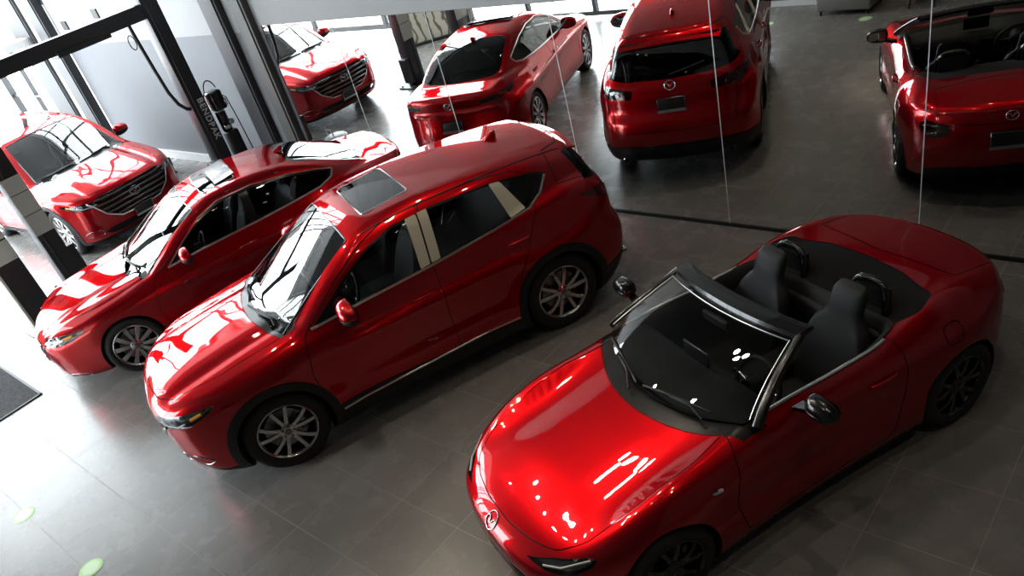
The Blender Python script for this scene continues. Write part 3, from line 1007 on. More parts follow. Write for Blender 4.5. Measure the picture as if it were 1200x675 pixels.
SEDAN = dict(
    wb=2.725, R=.325, rim=.235, tw=.215, ytyre=.865, arch=.352, wheel='grey', paint=RED, seg=(-1.65, 1.6, .50),
    W=[(-2.4, .72), (-1.95, .85), (-1.36, .892), (-.6, .877), (0, .872), (.7, .88), (1.36, .892), (1.8, .86), (2.25, .75)],
    prof=[(.12, -.06), (.25, -.012), (.4, 0), (.52, -.012), (.66, -.012), (.76, -.004), (.86, -.03), (.95, -.066), (1.05, -.11), (1.2, -.16)],
    top=[(2.4, .585), (2.25, .68), (2.05, .765), (1.6, .875), (1.2, .93), (1.0, .96), (.5, .985), (-.5, 1.02), (-1.2, 1.06), (-1.8, 1.085), (-2.1, 1.065), (-2.3, 1.045), (-2.45, .98)],
    crown=[(-3, .06), (-1.5, .05), (0, .02), (1.0, .10), (2.3, .12)], kt=.10, kf=.10, kr=.07,
    nose=[(.12, 2.12), (.2, 2.22), (.35, 2.27), (.5, 2.29), (.62, 2.285), (.7, 2.25), (.8, 2.13)],
    fplan=[(0, 0), (.3, .022), (.5, .075), (.65, .16), (.78, .32), (.88, .58), (1, .9)],
    tail=[(.12, -2.18), (.3, -2.33), (.5, -2.375), (.7, -2.345), (.85, -2.33), (.98, -2.355), (1.06, -2.37), (1.15, -2.3)],
    rplan=[(0, 0), (.4, .035), (.6, .10), (.75, .21), (.88, .42), (1.0, .7)],
    bulge=lambda x, a: .016 * np.exp(-((a - .62) / .10) ** 2) * (x > .9) - .010 * np.exp(-((a - .42) / .07) ** 2) * (x > .9),
    green=dict(zb=.98, Yg=[(1.1, .775), (.5, .80), (0, .81), (-1, .79), (-1.5, .72), (-2.1, .58)], tum=.34, tq=.34,
               roof=[(.7, 1.25), (.25, 1.365), (-.1, 1.425), (-.5, 1.443), (-.9, 1.42), (-1.3, 1.355), (-1.6, 1.27), (-2.0, 1.12)],
               ws=[(.85, 1.22), (.95, 1.06), (1.05, .885), (1.2, .61), (1.36, .25), (1.44, .04)],
               bl=[(1.0, -2.05), (1.08, -1.90), (1.2, -1.62), (1.3, -1.36), (1.38, -1.10), (1.44, -.85)], wc=.36, bc=.26, wcos=.5, bcos=.42, ks=.14, kw=.05, kb=.05),
    dlo=rpoly([(.66, .955), (.3, .985), (-.5, 1.02), (-1.2, 1.055), (-1.36, 1.10, .03), (-1.40, 1.165, .03), (-1.22, 1.225), (-.9, 1.30), (-.5, 1.345), (-.1, 1.335), (.15, 1.265), (.42, 1.115)], .05),
    wins=[rpoly([(.56, .975), (.3, .997), (-.30, 1.022), (-.34, 1.332), (-.1, 1.318), (.13, 1.25), (.40, 1.105)], .02),
          rpoly([(-.40, 1.027), (-1.15, 1.064), (-1.32, 1.11), (-1.36, 1.158), (-1.2, 1.21), (-.9, 1.283), (-.5, 1.328), (-.44, 1.33)], .02)],
    clearwins=(0, 1),
    belt=[(.68, .952), (.3, .982), (-.5, 1.017), (-1.2, 1.053), (-1.36, 1.097), (-1.41, 1.165)],
    chrome=[[(.66, .965), (.42, 1.125), (.15, 1.272), (-.1, 1.342), (-.5, 1.352), (-.9, 1.307), (-1.22, 1.232), (-1.40, 1.175)]],
    wspoly=rpoly([(-.1, .90), (.60, .89), (.73, .91), (.57, 1.335), (.3, 1.36), (-.1, 1.368)], .03),
    wsrim=[(.71, .94), (.64, 1.13), (.565, 1.33), (.3, 1.356), (0, 1.365), (-.3, 1.356), (-.565, 1.33), (-.64, 1.13), (-.71, .94)],
    cowl=rpoly(arc(1.12, .36, -.1, .72) + arc(.98, .36, .72, -.1), .01),
    blpoly=rpoly([(-.1, 1.085), (.5, 1.09), (.60, 1.12), (.53, 1.36), (.42, 1.385), (-.1, 1.40)], .05),
    sunroof=rpoly([(-.0, -.1), (-.0, .40), (-.40, .40), (-.40, -.1)], .05), suntilt=(-.18, -.42, .36),
    lamp=rpoly([(-1.63, .655), (-1.60, .705), (-1.25, .725), (-.86, .735), (-.92, .70), (-1.1, .65), (-1.4, .625)], .015),
    projectors=[(2.00, .63, .675, .03), (2.06, .55, .672, .026)], drl=[(.54, .655), (.64, .64), (.72, .66)],
    amber=[(.74, .685), (.79, .70)],
    taillamp=rpoly([(-1.02, .98), (-1.35, .985), (-1.85, .955), (-1.83, .90), (-1.4, .90), (-1.1, .925)], .02),
    tailrings=[(.62, .935, .03), (.50, .93, .03)],
    front={'grille': rpoly([(-.1, .64), (.45, .64), (.52, .60), (.40, .42), (.25, .34), (-.1, .33)], .03), 'intake': rpoly([(-.1, .16), (.55, .17), (.62, .22), (.5, .25), (-.1, .24)], .02),
           'fogpod': rpoly([(.60, .19), (.76, .20), (.79, .235), (.74, .26), (.62, .25)], .02)},
    bars=(.35, .62, 8), barw=lambda z: .22 + (z - .33) * .9 if z < .55 else .42, wing=[(0, .32), (.25, .335), (.41, .42), (.53, .60), (.57, .645)], wingmat=DCHROME,
    rear={'valance': rpoly([(-.1, .18), (.70, .18), (.74, .36), (.6, .42), (-.1, .42)], .03)}, rearplate=.66, emb_f=.55, emb_r=.93, frontplate=.30,
    hood=rpoly(arc(1.125, .36, -.1, .715, 9) + [(1.5, .70, .03), (1.95, .60, .03), (2.12, .42, .05), (2.20, .2, .05), (2.215, -.1, .0)], .02),
    doors=[rpoly([(.92, .26), (.97, .6), (.88, .90), (.50, 1.10), (.18, 1.285), (-.05, 1.365), (-.42, 1.385), (-.36, 1.0), (-.34, .26)], .05),
           rpoly([(-.34, .26), (-.36, 1.0), (-.42, 1.385), (-.9, 1.345), (-1.2, 1.27), (-1.36, 1.20), (-1.30, 1.07), (-1.18, .9), (-1.02, .70), (-.95, .5), (-.90, .26)], .05)],
    handles=[(-.18, .84), (-1.08, .88)],
    lid=lambda V: np.minimum(np.minimum(.66 - A(V), -1.93 - V[:, 0] + .3 * A(V) ** 2), V[:, 2] - .78), lidname='trunk_lid',
    exhaust=[(-2.27, .55, .27)], mirror=(.44, .935, 1.03), mirsc=1.08, fin=(-1.0, .05),
    wipers=[[(.50, .985), (-.05, .975)], [(-.08, .98), (-.62, .965)]],
)

ROADSTER = dict(
    wb=2.31, R=.308, rim=.218, tw=.205, ytyre=.845, arch=.335, wheel='black', paint=RED, seg=(-1.3, 1.25, .42),
    W=[(-2.0, .66), (-1.6, .82), (-1.155, .868), (-.6, .838), (0, .826), (.6, .838), (1.155, .866), (1.5, .82), (1.9, .66)],
    prof=[(.1, -.06), (.2, -.02), (.33, 0), (.48, -.012), (.60, -.014), (.70, -.018), (.80, -.05), (.88, -.10), (1.0, -.20)],
    top=[(2.1, .48), (1.95, .565), (1.75, .65), (1.5, .715), (1.155, .77), (.8, .83), (.55, .875), (.3, .905), (-.3, .885), (-.8, .885), (-1.1, .935), (-1.4, .945), (-1.7, .905), (-1.85, .885), (-2.05, .83)],
    crown=[(-3, .10), (-1.2, .09), (-.5, .03), (.4, .03), (.8, .10), (2, .16)], kt=[(-2, .12), (-.8, .14), (.4, .14), (1.2, .16), (2, .14)], kf=.13, kr=.11,
    nose=[(.1, 1.80), (.2, 1.88), (.33, 1.925), (.45, 1.935), (.54, 1.93), (.62, 1.88), (.72, 1.74)],
    fplan=[(0, 0), (.3, .025), (.5, .078), (.65, .165), (.78, .33), (.86, .53), (1, 1.0)],
    tail=[(.12, -1.78), (.3, -1.90), (.5, -1.945), (.66, -1.94), (.8, -1.915), (.88, -1.92), (.98, -1.88)],
    rplan=[(0, 0), (.3, .025), (.5, .09), (.65, .19), (.78, .36), (.87, .6), (1, 1.0)],
    bulge=lambda x, a: (.098 * np.exp(-((x - 1.08) / .46) ** 2) * np.exp(-((a - .73) / .13) ** 2) - .008 * np.exp(-((x - 1.1) / .5) ** 2) * np.exp(-((a - .46) / .14) ** 2)
                        + .055 * np.exp(-((x + 1.08) / .42) ** 2) * np.exp(-((a - .70) / .13) ** 2)),
    flare=lambda x, z: .012 * np.exp(-((x + 1.155) / .35) ** 2) * np.exp(-((z - .6) / .15) ** 2) - .022 * np.exp(-((x - .1) / .5) ** 2) * np.exp(-((z - .42) / .12) ** 2),
    zb=.13,
    lamp=rpoly([(-1.46, .562), (-1.20, .602), (-.90, .632), (-.825, .622), (-.86, .592), (-1.0, .55), (-1.25, .545)], .012),
    projectors=[(1.56, .67, .60, .026), (1.63, .61, .585, .022)], drl=[(.50, .555), (.60, .57), (.70, .615)],
    taillamp=rpoly([(-1.42, .74), (-1.1, .77), (-.98, .74), (-1.02, .66), (-1.2, .61), (-1.40, .65)], .04),
    tailrings=[(.63, .69, .05)],
    front={'grille': rpoly([(-.1, .44), (.40, .43), (.55, .36), (.45, .24), (-.1, .23)], .04), 'fogpod': rpoly([(.62, .26), (.70, .27), (.72, .38), (.64, .36)], .02)},
    bars=(.25, .42, 3), barw=lambda z: .44, wing=[(0, .215), (.3, .22), (.48, .235), (.60, .30)], wingmat=BLACKG,
    rear={'valance': rpoly([(-.1, .14), (.62, .14), (.66, .28), (.5, .33), (-.1, .33)], .03)}, rearplate=.60, emb_f=.565, emb_r=.80, embw=.105,
    hood=rpoly(arc(.785, .52, -.1, .63, 9) + [(.85, .675, .03), (1.2, .668, .03), (1.54, .62, .05), (1.70, .52, .05), (1.77, .36, .05), (1.81, .15, .05), (1.81, -.1, .0)], .02),
    doors=[rpoly([(.60, .24), (.66, .5), (.60, .82), (.45, 1.0), (-.60, 1.0), (-.70, .86), (-.66, .5), (-.56, .24)], .05)],
    handles=[(-.50, .735)], cowl=rpoly(arc(.78, .52, -.1, .73) + arc(.60, .52, .73, -.1), .01),
    soft=rpoly([(-.80, -.1), (-.80, .60), (-.96, .665), (-1.15, .60), (-1.23, .3), (-1.25, -.1)], .05),
    cockpit=rpoly(arc(.66, .52, -.1, .655) + [(-.55, .665, .05), (-.82, .61, .08), (-.84, -.1)], .03),
    lid=lambda V: np.minimum(np.minimum(.56 - A(V), -1.34 - V[:, 0] - .12 * A(V)), V[:, 2] - .74), lidname='trunk_lid',
    exhaust=[(-1.88, .42, .22), (-1.88, .33, .22)], exsides=(1,), mirror=(.12, .945, .985), mirsc=.92, mircap=BLACKG, mirblack=True,
    nth=200, ds=.014, fuel=rpoly([(-1.0, .72), (-1.14, .72), (-1.14, .84), (-1.0, .84)], .05),
)

LARGE = dict(CROSS)
def shift_pts(pts, fx=lambda x: x, fy=lambda y: y):
    return [(fx(p[0]), fy(p[1])) for p in pts]
LARGE.update(
    wb=2.93, R=.381, rim=.262, tw=.245, ytyre=.93, arch=.425, wheel='silver', seg=(-1.8, 1.65, .64), ds=.02, nth=170, nph=56,
    W=[(-2.65, .84), (-2.2, .93), (-1.465, .975), (-.6, .962), (0, .958), (.7, .962), (1.465, .975), (1.9, .945), (2.35, .84)],
    top=[(2.5, .82), (2.36, .90), (2.15, .975), (1.75, 1.06), (1.35, 1.115), (1.15, 1.14), (.5, 1.18), (-.3, 1.20), (-1.2, 1.24), (-2.2, 1.28), (-2.65, 1.2)],
    nose=[(.15, 2.20), (.25, 2.32), (.4, 2.38), (.55, 2.40), (.7, 2.405), (.83, 2.39), (.92, 2.34), (1.05, 2.2)],
    fplan=[(0, 0), (.3, .014), (.55, .06), (.7, .13), (.85, .29), (.95, .52), (1.05, .8)],
    tail=[(.15, -2.35), (.3, -2.53), (.5, -2.62), (.7, -2.63), (.85, -2.58), (1.0, -2.56), (1.1, -2.53), (1.3, -2.40)],
    rplan=[(0, 0), (.4, .03), (.7, .09), (.86, .18), (.96, .34), (1.05, .55)],
    flare=lambda x, z: .018 * (np.exp(-((np.hypot(x - 1.465, z - .37) - .48) / .10) ** 2) + np.exp(-((np.hypot(x + 1.465, z - .37) - .48) / .10) ** 2)),
    green=dict(zb=1.16, Yg=[(1.2, .84), (.5, .87), (0, .88), (-1, .87), (-1.8, .83), (-2.5, .74)], tum=.30, tq=.22,
               roof=[(.7, 1.54), (.3, 1.64), (-.2, 1.715), (-.7, 1.74), (-1.2, 1.735), (-1.8, 1.70), (-2.3, 1.64)],
               ws=[(1.0, 1.36), (1.1, 1.20), (1.2, 1.04), (1.35, .80), (1.5, .55), (1.64, .27), (1.72, .08)],
               bl=[(1.0, -2.54), (1.15, -2.50), (1.3, -2.43), (1.5, -2.31), (1.66, -2.18)], wc=.30, bc=.2, wcos=.56, bcos=.9, ks=.15, kw=.06, kb=.08),
    dlo=rpoly([(.86, 1.115), (.33, 1.145), (-.9, 1.20), (-1.75, 1.24), (-1.98, 1.35), (-2.02, 1.44), (-1.6, 1.56), (-.9, 1.62), (-.5, 1.625), (-.1, 1.60), (.16, 1.54), (.5, 1.36)], .05),
    wins=[rpoly([(.60, 1.14), (.33, 1.157), (-.22, 1.182), (-.27, 1.59), (-.1, 1.582), (.15, 1.52), (.48, 1.345)], .03),
          rpoly([(-.34, 1.188), (-1.2, 1.226), (-1.16, 1.595), (-.5, 1.607), (-.40, 1.60)], .02),
          rpoly([(-1.32, 1.232), (-1.73, 1.255), (-1.92, 1.35), (-1.96, 1.42), (-1.6, 1.54), (-1.28, 1.585)], .02)],
    strips=[], belt=[(.88, 1.11), (.33, 1.142), (-.9, 1.197), (-1.75, 1.237), (-1.98, 1.347)],
    wspoly=rpoly([(-.1, 1.08), (.66, 1.07), (.75, 1.09), (.60, 1.60), (.33, 1.632), (-.1, 1.64)], .03),
    wsrim=[(.74, 1.11), (.68, 1.34), (.60, 1.595), (.33, 1.628), (0, 1.636), (-.33, 1.628), (-.60, 1.595), (-.68, 1.34), (-.74, 1.11)],
    cowl=rpoly(arc(1.33, .30, -.1, .76) + arc(1.16, .30, .76, -.1), .01),
    blpoly=rpoly([(-.1, 1.165), (.55, 1.175), (.72, 1.225), (.62, 1.54), (.5, 1.58), (-.1, 1.59)], .06),
    sunroof=rpoly([(-.05, -.1), (-.05, .40), (-.52, .40), (-.52, -.1)], .05),
    lamp=rpoly([(-1.83, .755), (-1.80, .81), (-1.4, .84), (-.92, .875), (-1.0, .83), (-1.3, .755), (-1.6, .735)], .02),
    projectors=[(2.18, .66, .785, .032), (2.24, .58, .785, .028)], drl=[(.58, .77), (.66, .755), (.76, .765), (.82, .79)], amber=[(.84, .81), (.88, .835)],
    taillamp=rpoly([(-1.15, 1.12), (-1.6, 1.10), (-2.05, 1.05), (-2.02, .97), (-1.6, .98), (-1.3, 1.03)], .03), tailrings=[(.68, 1.01, .035)],
    front={'grille': rpoly([(-.1, .86), (.50, .855), (.64, .80), (.52, .60), (.34, .485), (-.1, .47)], .04), 'intake': rpoly([(-.1, .27), (.55, .28), (.66, .34), (.55, .38), (-.1, .37)], .03),
           'fogpod': rpoly([(.66, .32), (.84, .32), (.88, .36), (.82, .41), (.68, .39)], .03)},
    bars=(.49, .85, 5), barw=lambda z: float(np.interp(z, [.47, .485, .60, .75, .80, .86], [.22, .32, .50, .59, .61, .50])), barr=.017, barmat=DCHROME, wing=[(0, .455), (.34, .475), (.53, .595), (.65, .775), (.70, .815)],
    rearplate=.92, emb_f=.715, emb_r=1.10, frontplate=.43, embw=.16,
    clad=dict(R=.492, z=spl([(2.5, .22), (2.0, .24), (1.6, .30), (-1.5, .34), (-2.1, .44), (-2.65, .48)])),
    hood=rpoly(arc(1.335, .30, -.1, .76, 9) + [(1.75, .75, .03), (2.12, .66, .03), (2.24, .5, .05), (2.31, .2, .05), (2.32, -.1, .0)], .02),
    doors=[rpoly([(1.0, .36), (1.06, .75), (.98, 1.08), (.55, 1.38), (.2, 1.57), (-.05, 1.64), (-.36, 1.665), (-.30, 1.18), (-.29, .36)], .05),
           rpoly([(-.29, .36), (-.30, 1.18), (-.36, 1.665), (-.9, 1.665), (-1.24, 1.65), (-1.27, 1.24), (-1.2, 1.0), (-1.08, .75), (-1.02, .55), (-.98, .36)], .05)],
    handles=[(-.10, .96), (-1.05, 1.0)],
    lid=lambda V: np.minimum(np.minimum(.76 - A(V), -2.0 - V[:, 0]), np.minimum(V[:, 2] - .62, 1.62 - V[:, 2])),
    exhaust=[(-2.56, .62, .30)], mirror=(.62, 1.03, 1.19), mirsc=1.1, fin=(-1.75, .07),
    bulge=lambda x, a: -.018 * np.exp(-((a - .56) / .06) ** 2) * (x > 1.1) + .012 * np.exp(-((a - .42) / .12) ** 2) * (x > 1.1),
    roofditch=[[(x, .66) for x in np.linspace(.1, -2.0, 16)]],
    wipers=[[(.52, 1.15), (-.05, 1.14)], [(-.10, 1.15), (-.66, 1.13)]],
)

CARPOS = {'cross': (-5.559, -2.908, -1.9735), 'sedan': (-8.740, -2.764, -1.9217), 'road': (-2.168, -2.793, 4.3198 - 2 * PI), 'large': (-14.632, -2.297, .0519)}

def interior(root, x_dash, z_dash, hw, seat_x, seat_z, bench_x, wheel_pos, m=LEATHER, bback=.60, fback=.62):
    dashboard(root, x_dash, z_dash, hw)
    steering_wheel(root, *wheel_pos)
    for sd in (1, -1):
        seat(root, seat_x, .37 * sd, seat_z, m=m, back=fback)
    if bench_x is not None:
        seat(root, bench_x, 0, seat_z + .03, w=1.25, back=bback, lean=24, m=m, bench=True)
    rbox_obj('centre_console', (seat_x + .0, -.12, seat_z - .22), (x_dash - .4, .12, seat_z + .10), .03, BLACKP, root)

def rear_view_mirror(root, x, z):
    bm = bmesh.new(); bm_box(bm, (x - .02, -.12, z - .035), (x + .015, .12, z + .035), .015, 3)
    o = obj_bm('rear_view_mirror', bm, BLACKP, root, smooth=50)

x, y, h = CARPOS['cross']
car = thing('car', 'red SUV with cream protective film on its window pillars, parked in the middle row', 'car', (x, y, 0), h, 'red cars on display')
S1 = build_car(car, CROSS)
interior(car, 1.02, 1.08, .70, -.12, .70, -1.05, (.36, .37, .99))
rear_view_mirror(car, .38, 1.46)
# roof spoiler with its side fins, rear wiper, lamps
bm = bmesh.new()
loops = []
for t, xx, zz in ((0, -1.76, 1.558), (.5, -1.87, 1.535), (1, -1.985, 1.50)):
    ys = np.linspace(-.58 + .03 * t, .58 - .03 * t, 17)
    tp = [(xx + .17 * yy * yy, yy, zz - .10 * yy * yy) for yy in ys]
    loops.append(tp + [(p[0], p[1], p[2] - .028 + .016 * t) for p in tp[::-1]])
bm_loft(bm, loops); obj_bm('roof_spoiler', bm, RED, car, smooth=50)
bm = bmesh.new()
bm_tube(bm, [(float(S1.xsurf(abs(a), zz, -1)) - .012, a, zz) for a, zz in zip(np.linspace(.0, .38, 10), np.linspace(1.20, 1.27, 10))], .010, 6)
obj_bm('rear_wiper', bm, BLACKP, car, smooth=50)
for sd in (1, -1):
    bm = bmesh.new(); skin_tube(bm, S1, [(.86, .352), (0, .358), (-.86, .372)], .010, sd, .004)
    obj_bm('sill_trim', bm, TRIMB, car, smooth=60)

x, y, h = CARPOS['sedan']
car = thing('car', 'red sedan with grey alloy wheels and tilted sunroof, parked beside the SUV with cream film', 'car', (x, y, 0), h, 'red cars on display')
S2 = build_car(car, SEDAN)
interior(car, .94, .93, .68, -.16, .47, -.80, (.26, .36, .83), bback=.42, fback=.56)
rear_view_mirror(car, .30, 1.25)

x, y, h = CARPOS['large']
car = thing('car', 'red SUV with wide barred grille, parked beyond the black car lift', 'car', (x, y, 0), h, 'red cars on display')
S4 = build_car(car, LARGE)
interior(car, 1.10, 1.10, .76, -.10, .72, -1.05, (.42, .38, 1.02))
rear_view_mirror(car, .42, 1.50)

# ---- the open roadster
x, y, h = CARPOS['road']
car = thing('car', 'open-top red roadster with black wheels and black windshield frame', 'car', (x, y, 0), h, 'red cars on display')
S3 = build_car(car, ROADSTER)
V, T, N = S3.get(['soft'], .004)
obj_np('soft_top_cover', V, T, FABRIC, car, N)
# cockpit tub hanging from the opening's edge
q = [p for p in ROADSTER['cockpit'] if p[1] >= 0]
ring = [(p[0], p[1]) for p in q] + [(p[0], -p[1]) for p in q[::-1]]
zt = [float(S3.zsurf(px, abs(py))) for px, py in ring]
bm = bmesh.new()
loops = []
for kx, dz, dep in ((1.0, 0.004, None), (1.012, .012, None), (.97, -.005, None), (.93, -.10, None), (.90, None, .34), (.86, None, .24)):
    loops.append([(-.1 + (px + .1) * (kx if kx < 1 else 1 + (kx - 1) * .5), py * kx, (zz + dz) if dep is None else dep) for (px, py), zz in zip(ring, zt)])
rs = bm_loft(bm, loops, cap=False)
bm.faces.new(rs[-1])
obj_bm('cockpit_tub', bm, DASH, car, smooth=50)
for sd in (1, -1):
    bm = bmesh.new()
    P = [(xx, .672 * sd if xx > -.5 else (.672 - .25 * (xx + .5) ** 2 * 2) * sd, float(S3.zsurf(xx, .672)) + .010) for xx in np.linspace(.33, -.66, 14)]
    bm_tube(bm, P, .013, 8, flat=.5)  # silver tube stands in for the reflection on the door's top edge
    tag(obj_bm('sill_glint', bm, TRIMB, car, smooth=60), 'bright strip standing in for the reflection along door top')
dashboard(car, .58, .865, .62, .50)
steering_wheel(car, .06, .35, .76, 22, .18)
for sd in (1, -1):
    seat(car, -.50, .345 * sd, .33, w=.49, back=.76, lean=20, integral=True)
    bm = bmesh.new()
    P = [(-.84 - .07 * math.sin(t), sd * .345 + .155 * math.copysign(abs(math.cos(t)) ** .6, math.cos(t)), .70 + .36 * math.sin(t) ** .6) for t in np.linspace(0.001, PI - .001, 25)]
    bm_tube(bm, P, .026, 10)
    hp = obj_bm('roll_hoop', bm, BLACKG, car, smooth=60)
    bm = bmesh.new()
    bm_loft(bm, [[(-.895 + .02 * t, sd * .345 - .13 + .26 * 0, .70 + .33 * t), (-.895 + .02 * t, sd * .345 + .13, .70 + .33 * t), (-.935 + .0 * t, sd * .345 + .13, .70 + .33 * t), (-.935, sd * .345 - .13, .70 + .33 * t)] for t in (0, 1)])
    obj_bm('hoop_panel', bm, BLACKP, hp, smooth=30)
    bm = bmesh.new()
    bm_tube(bm, [(p[0] + .022, p[1], p[2] + .012) for p in P[5:20]], .009, 6)
    tag(obj_bm('hoop_trim', bm, DCHROME, hp, smooth=60), 'bright strip along top of hoop')
rbox_obj('centre_console', (-.80, -.105, .26), (.25, .105, .52), .035, BLACKP, car)
rbox_obj('rear_bulkhead', (-.83, -.56, .28), (-.74, .56, .80), .04, LEATHER, car)
bm = bmesh.new()
bm_tube(bm, [(-.05, 0, .52), (-.055, 0, .60)], .014, 8); bmesh.ops.create_uvsphere(bm, u_segments=16, v_segments=10, radius=.026, matrix=Matrix.Translation((-.058, 0, .62)))
obj_bm('gear_lever', bm, BLACKG, car, smooth=60)
# windshield, header and pillars
def wsx(a, t):   # t 0 at the cowl, 1 at the header
    xb, xh = .685 - .52 * a * a, -.02 - .20 * a * a
    return xb + (xh - xb) * t + .022 * math.sin(PI * t)
def wsz(a, t):
    return (.885 + .03 * a) + ((1.185 - .035 * a * a) - (.885 + .03 * a)) * t
def wsa(t): return .735 - .165 * t
nt, na = 14, 29
V = []
for i in range(nt + 1):
    t = i / nt
    for j in range(na):
        a = wsa(t) * (-1 + 2 * j / (na - 1))
        V.append((wsx(abs(a), t), a, wsz(abs(a), t)))
Fq = [(i * na + j, i * na + j + 1, (i + 1) * na + j + 1, (i + 1) * na + j) for i in range(nt) for j in range(na - 1)]
obj_np('windshield', V, Fq, M_WS, car)
fr = bmesh.new()
hd = [(wsx(abs(a), 1) - .012, a, wsz(abs(a), 1) + .004) for a in np.linspace(-wsa(1), wsa(1), 25)]
loops = []
for px, py, pz in hd:
    loops.append([(px + .040, py, pz - .026), (px + .020, py, pz + .010), (px - .05, py, pz + .024), (px - .10, py, pz + .012), (px - .10, py, pz - .010), (px - .02, py, pz - .022)])
bm_loft(fr, loops)
hdr = obj_bm('windshield_frame', fr, BLACKG, car, smooth=25)
for sd in (1, -1):
    fr = bmesh.new()
    P = [(wsx(wsa(t), t) - .012, wsa(t) * sd, wsz(wsa(t), t)) for t in np.linspace(-.06, 1.0, 12)]
    bm_tube(fr, P, [.034 - .006 * k / 11 for k in range(12)], 10, flat=.8)
    obj_bm('pillar', fr, BLACKG, hdr, smooth=60)
    fr = bmesh.new()
    P = [(wsx(wsa(t) - .03, t) + .010, (wsa(t) - .032) * sd, wsz(wsa(t), t) + .006) for t in np.linspace(.05, .95, 12)]
    bm_tube(fr, P, .0035, 6)
    tag(obj_bm('frame_bead', fr, TRIMB, hdr, smooth=60), 'bright bead beside glass')
fr = bmesh.new()
bm_tube(fr, [(wsx(abs(a), .94) + .010, a, wsz(abs(a), .94) + .006) for a in np.linspace(-wsa(1) + .03, wsa(1) - .03, 21)], .0035, 6)
tag(obj_bm('frame_bead', fr, TRIMB, hdr, smooth=60), 'bright bead beside glass')
rear_view_mirror(car, .06, 1.10)
for ya, yb in ((.50, .0), (-.06, -.56)):
    bm = bmesh.new()
    P = []
    for k in range(14):
        a = ya + (yb - ya) * k / 13
        t = .05 + .05 * math.sin(PI * k / 13) + (.02 if ya > 0 else .0)
        P.append((wsx(abs(a), t) + .022, a, wsz(abs(a), t) + .012))
    bm_tube(bm, P, .008, 6)
    bm_tube(bm, [(P[0][0] + .05, P[0][1] - .02, P[0][2] - .03)] + [(p[0] + .02, p[1], p[2] + .012) for p in P[3:8]], .011, 6)
    obj_bm('wiper', bm, BLACKP, car, smooth=60)
# fender side repeaters
for sd in (1, -1):
    bm = bmesh.new()
    y0 = float(S3.ysurf(.79, .70))
    bm_loft(bm, [[(.83, sd * y0, .715), (.79, sd * y0, .722), (.745, sd * y0, .705), (.75, sd * y0, .69), (.79, sd * y0, .695), (.825, sd * y0, .705)],
                 [(.825, sd * (y0 + .010), .713), (.79, sd * (y0 + .012), .719), (.755, sd * (y0 + .012), .704), (.757, sd * (y0 + .012), .693), (.79, sd * (y0 + .012), .698), (.82, sd * (y0 + .011), .706)]])
    obj_bm('side_repeater', bm, CHROME, car, smooth=40)
for sd in (1, -1):
    bm = bmesh.new(); skin_tube(bm, S3, [(.74, .155), (0, .155), (-.74, .165)], .014, sd, .0)
    obj_bm('sill_trim', bm, BLACKG, car, smooth=60)

# ------------------------------------------------------------------ the showroom
def struct(o, kind='structure'):
    o['kind'] = kind
    return o

def box_obj(name, lo, hi, m, parent=None, bev=0.0, mats=None):
    bm = bmesh.new(); bm_box(bm, lo, hi, bev, 2)
    return obj_bm(name, bm, m, parent, smooth=30 if bev else None)

XS = -6.6                                    # end of the shop window
XL, XR, YF, ZC = -22.6, 6.0, -7.05, 6.2     # left wall, right wall, storefront, ceiling

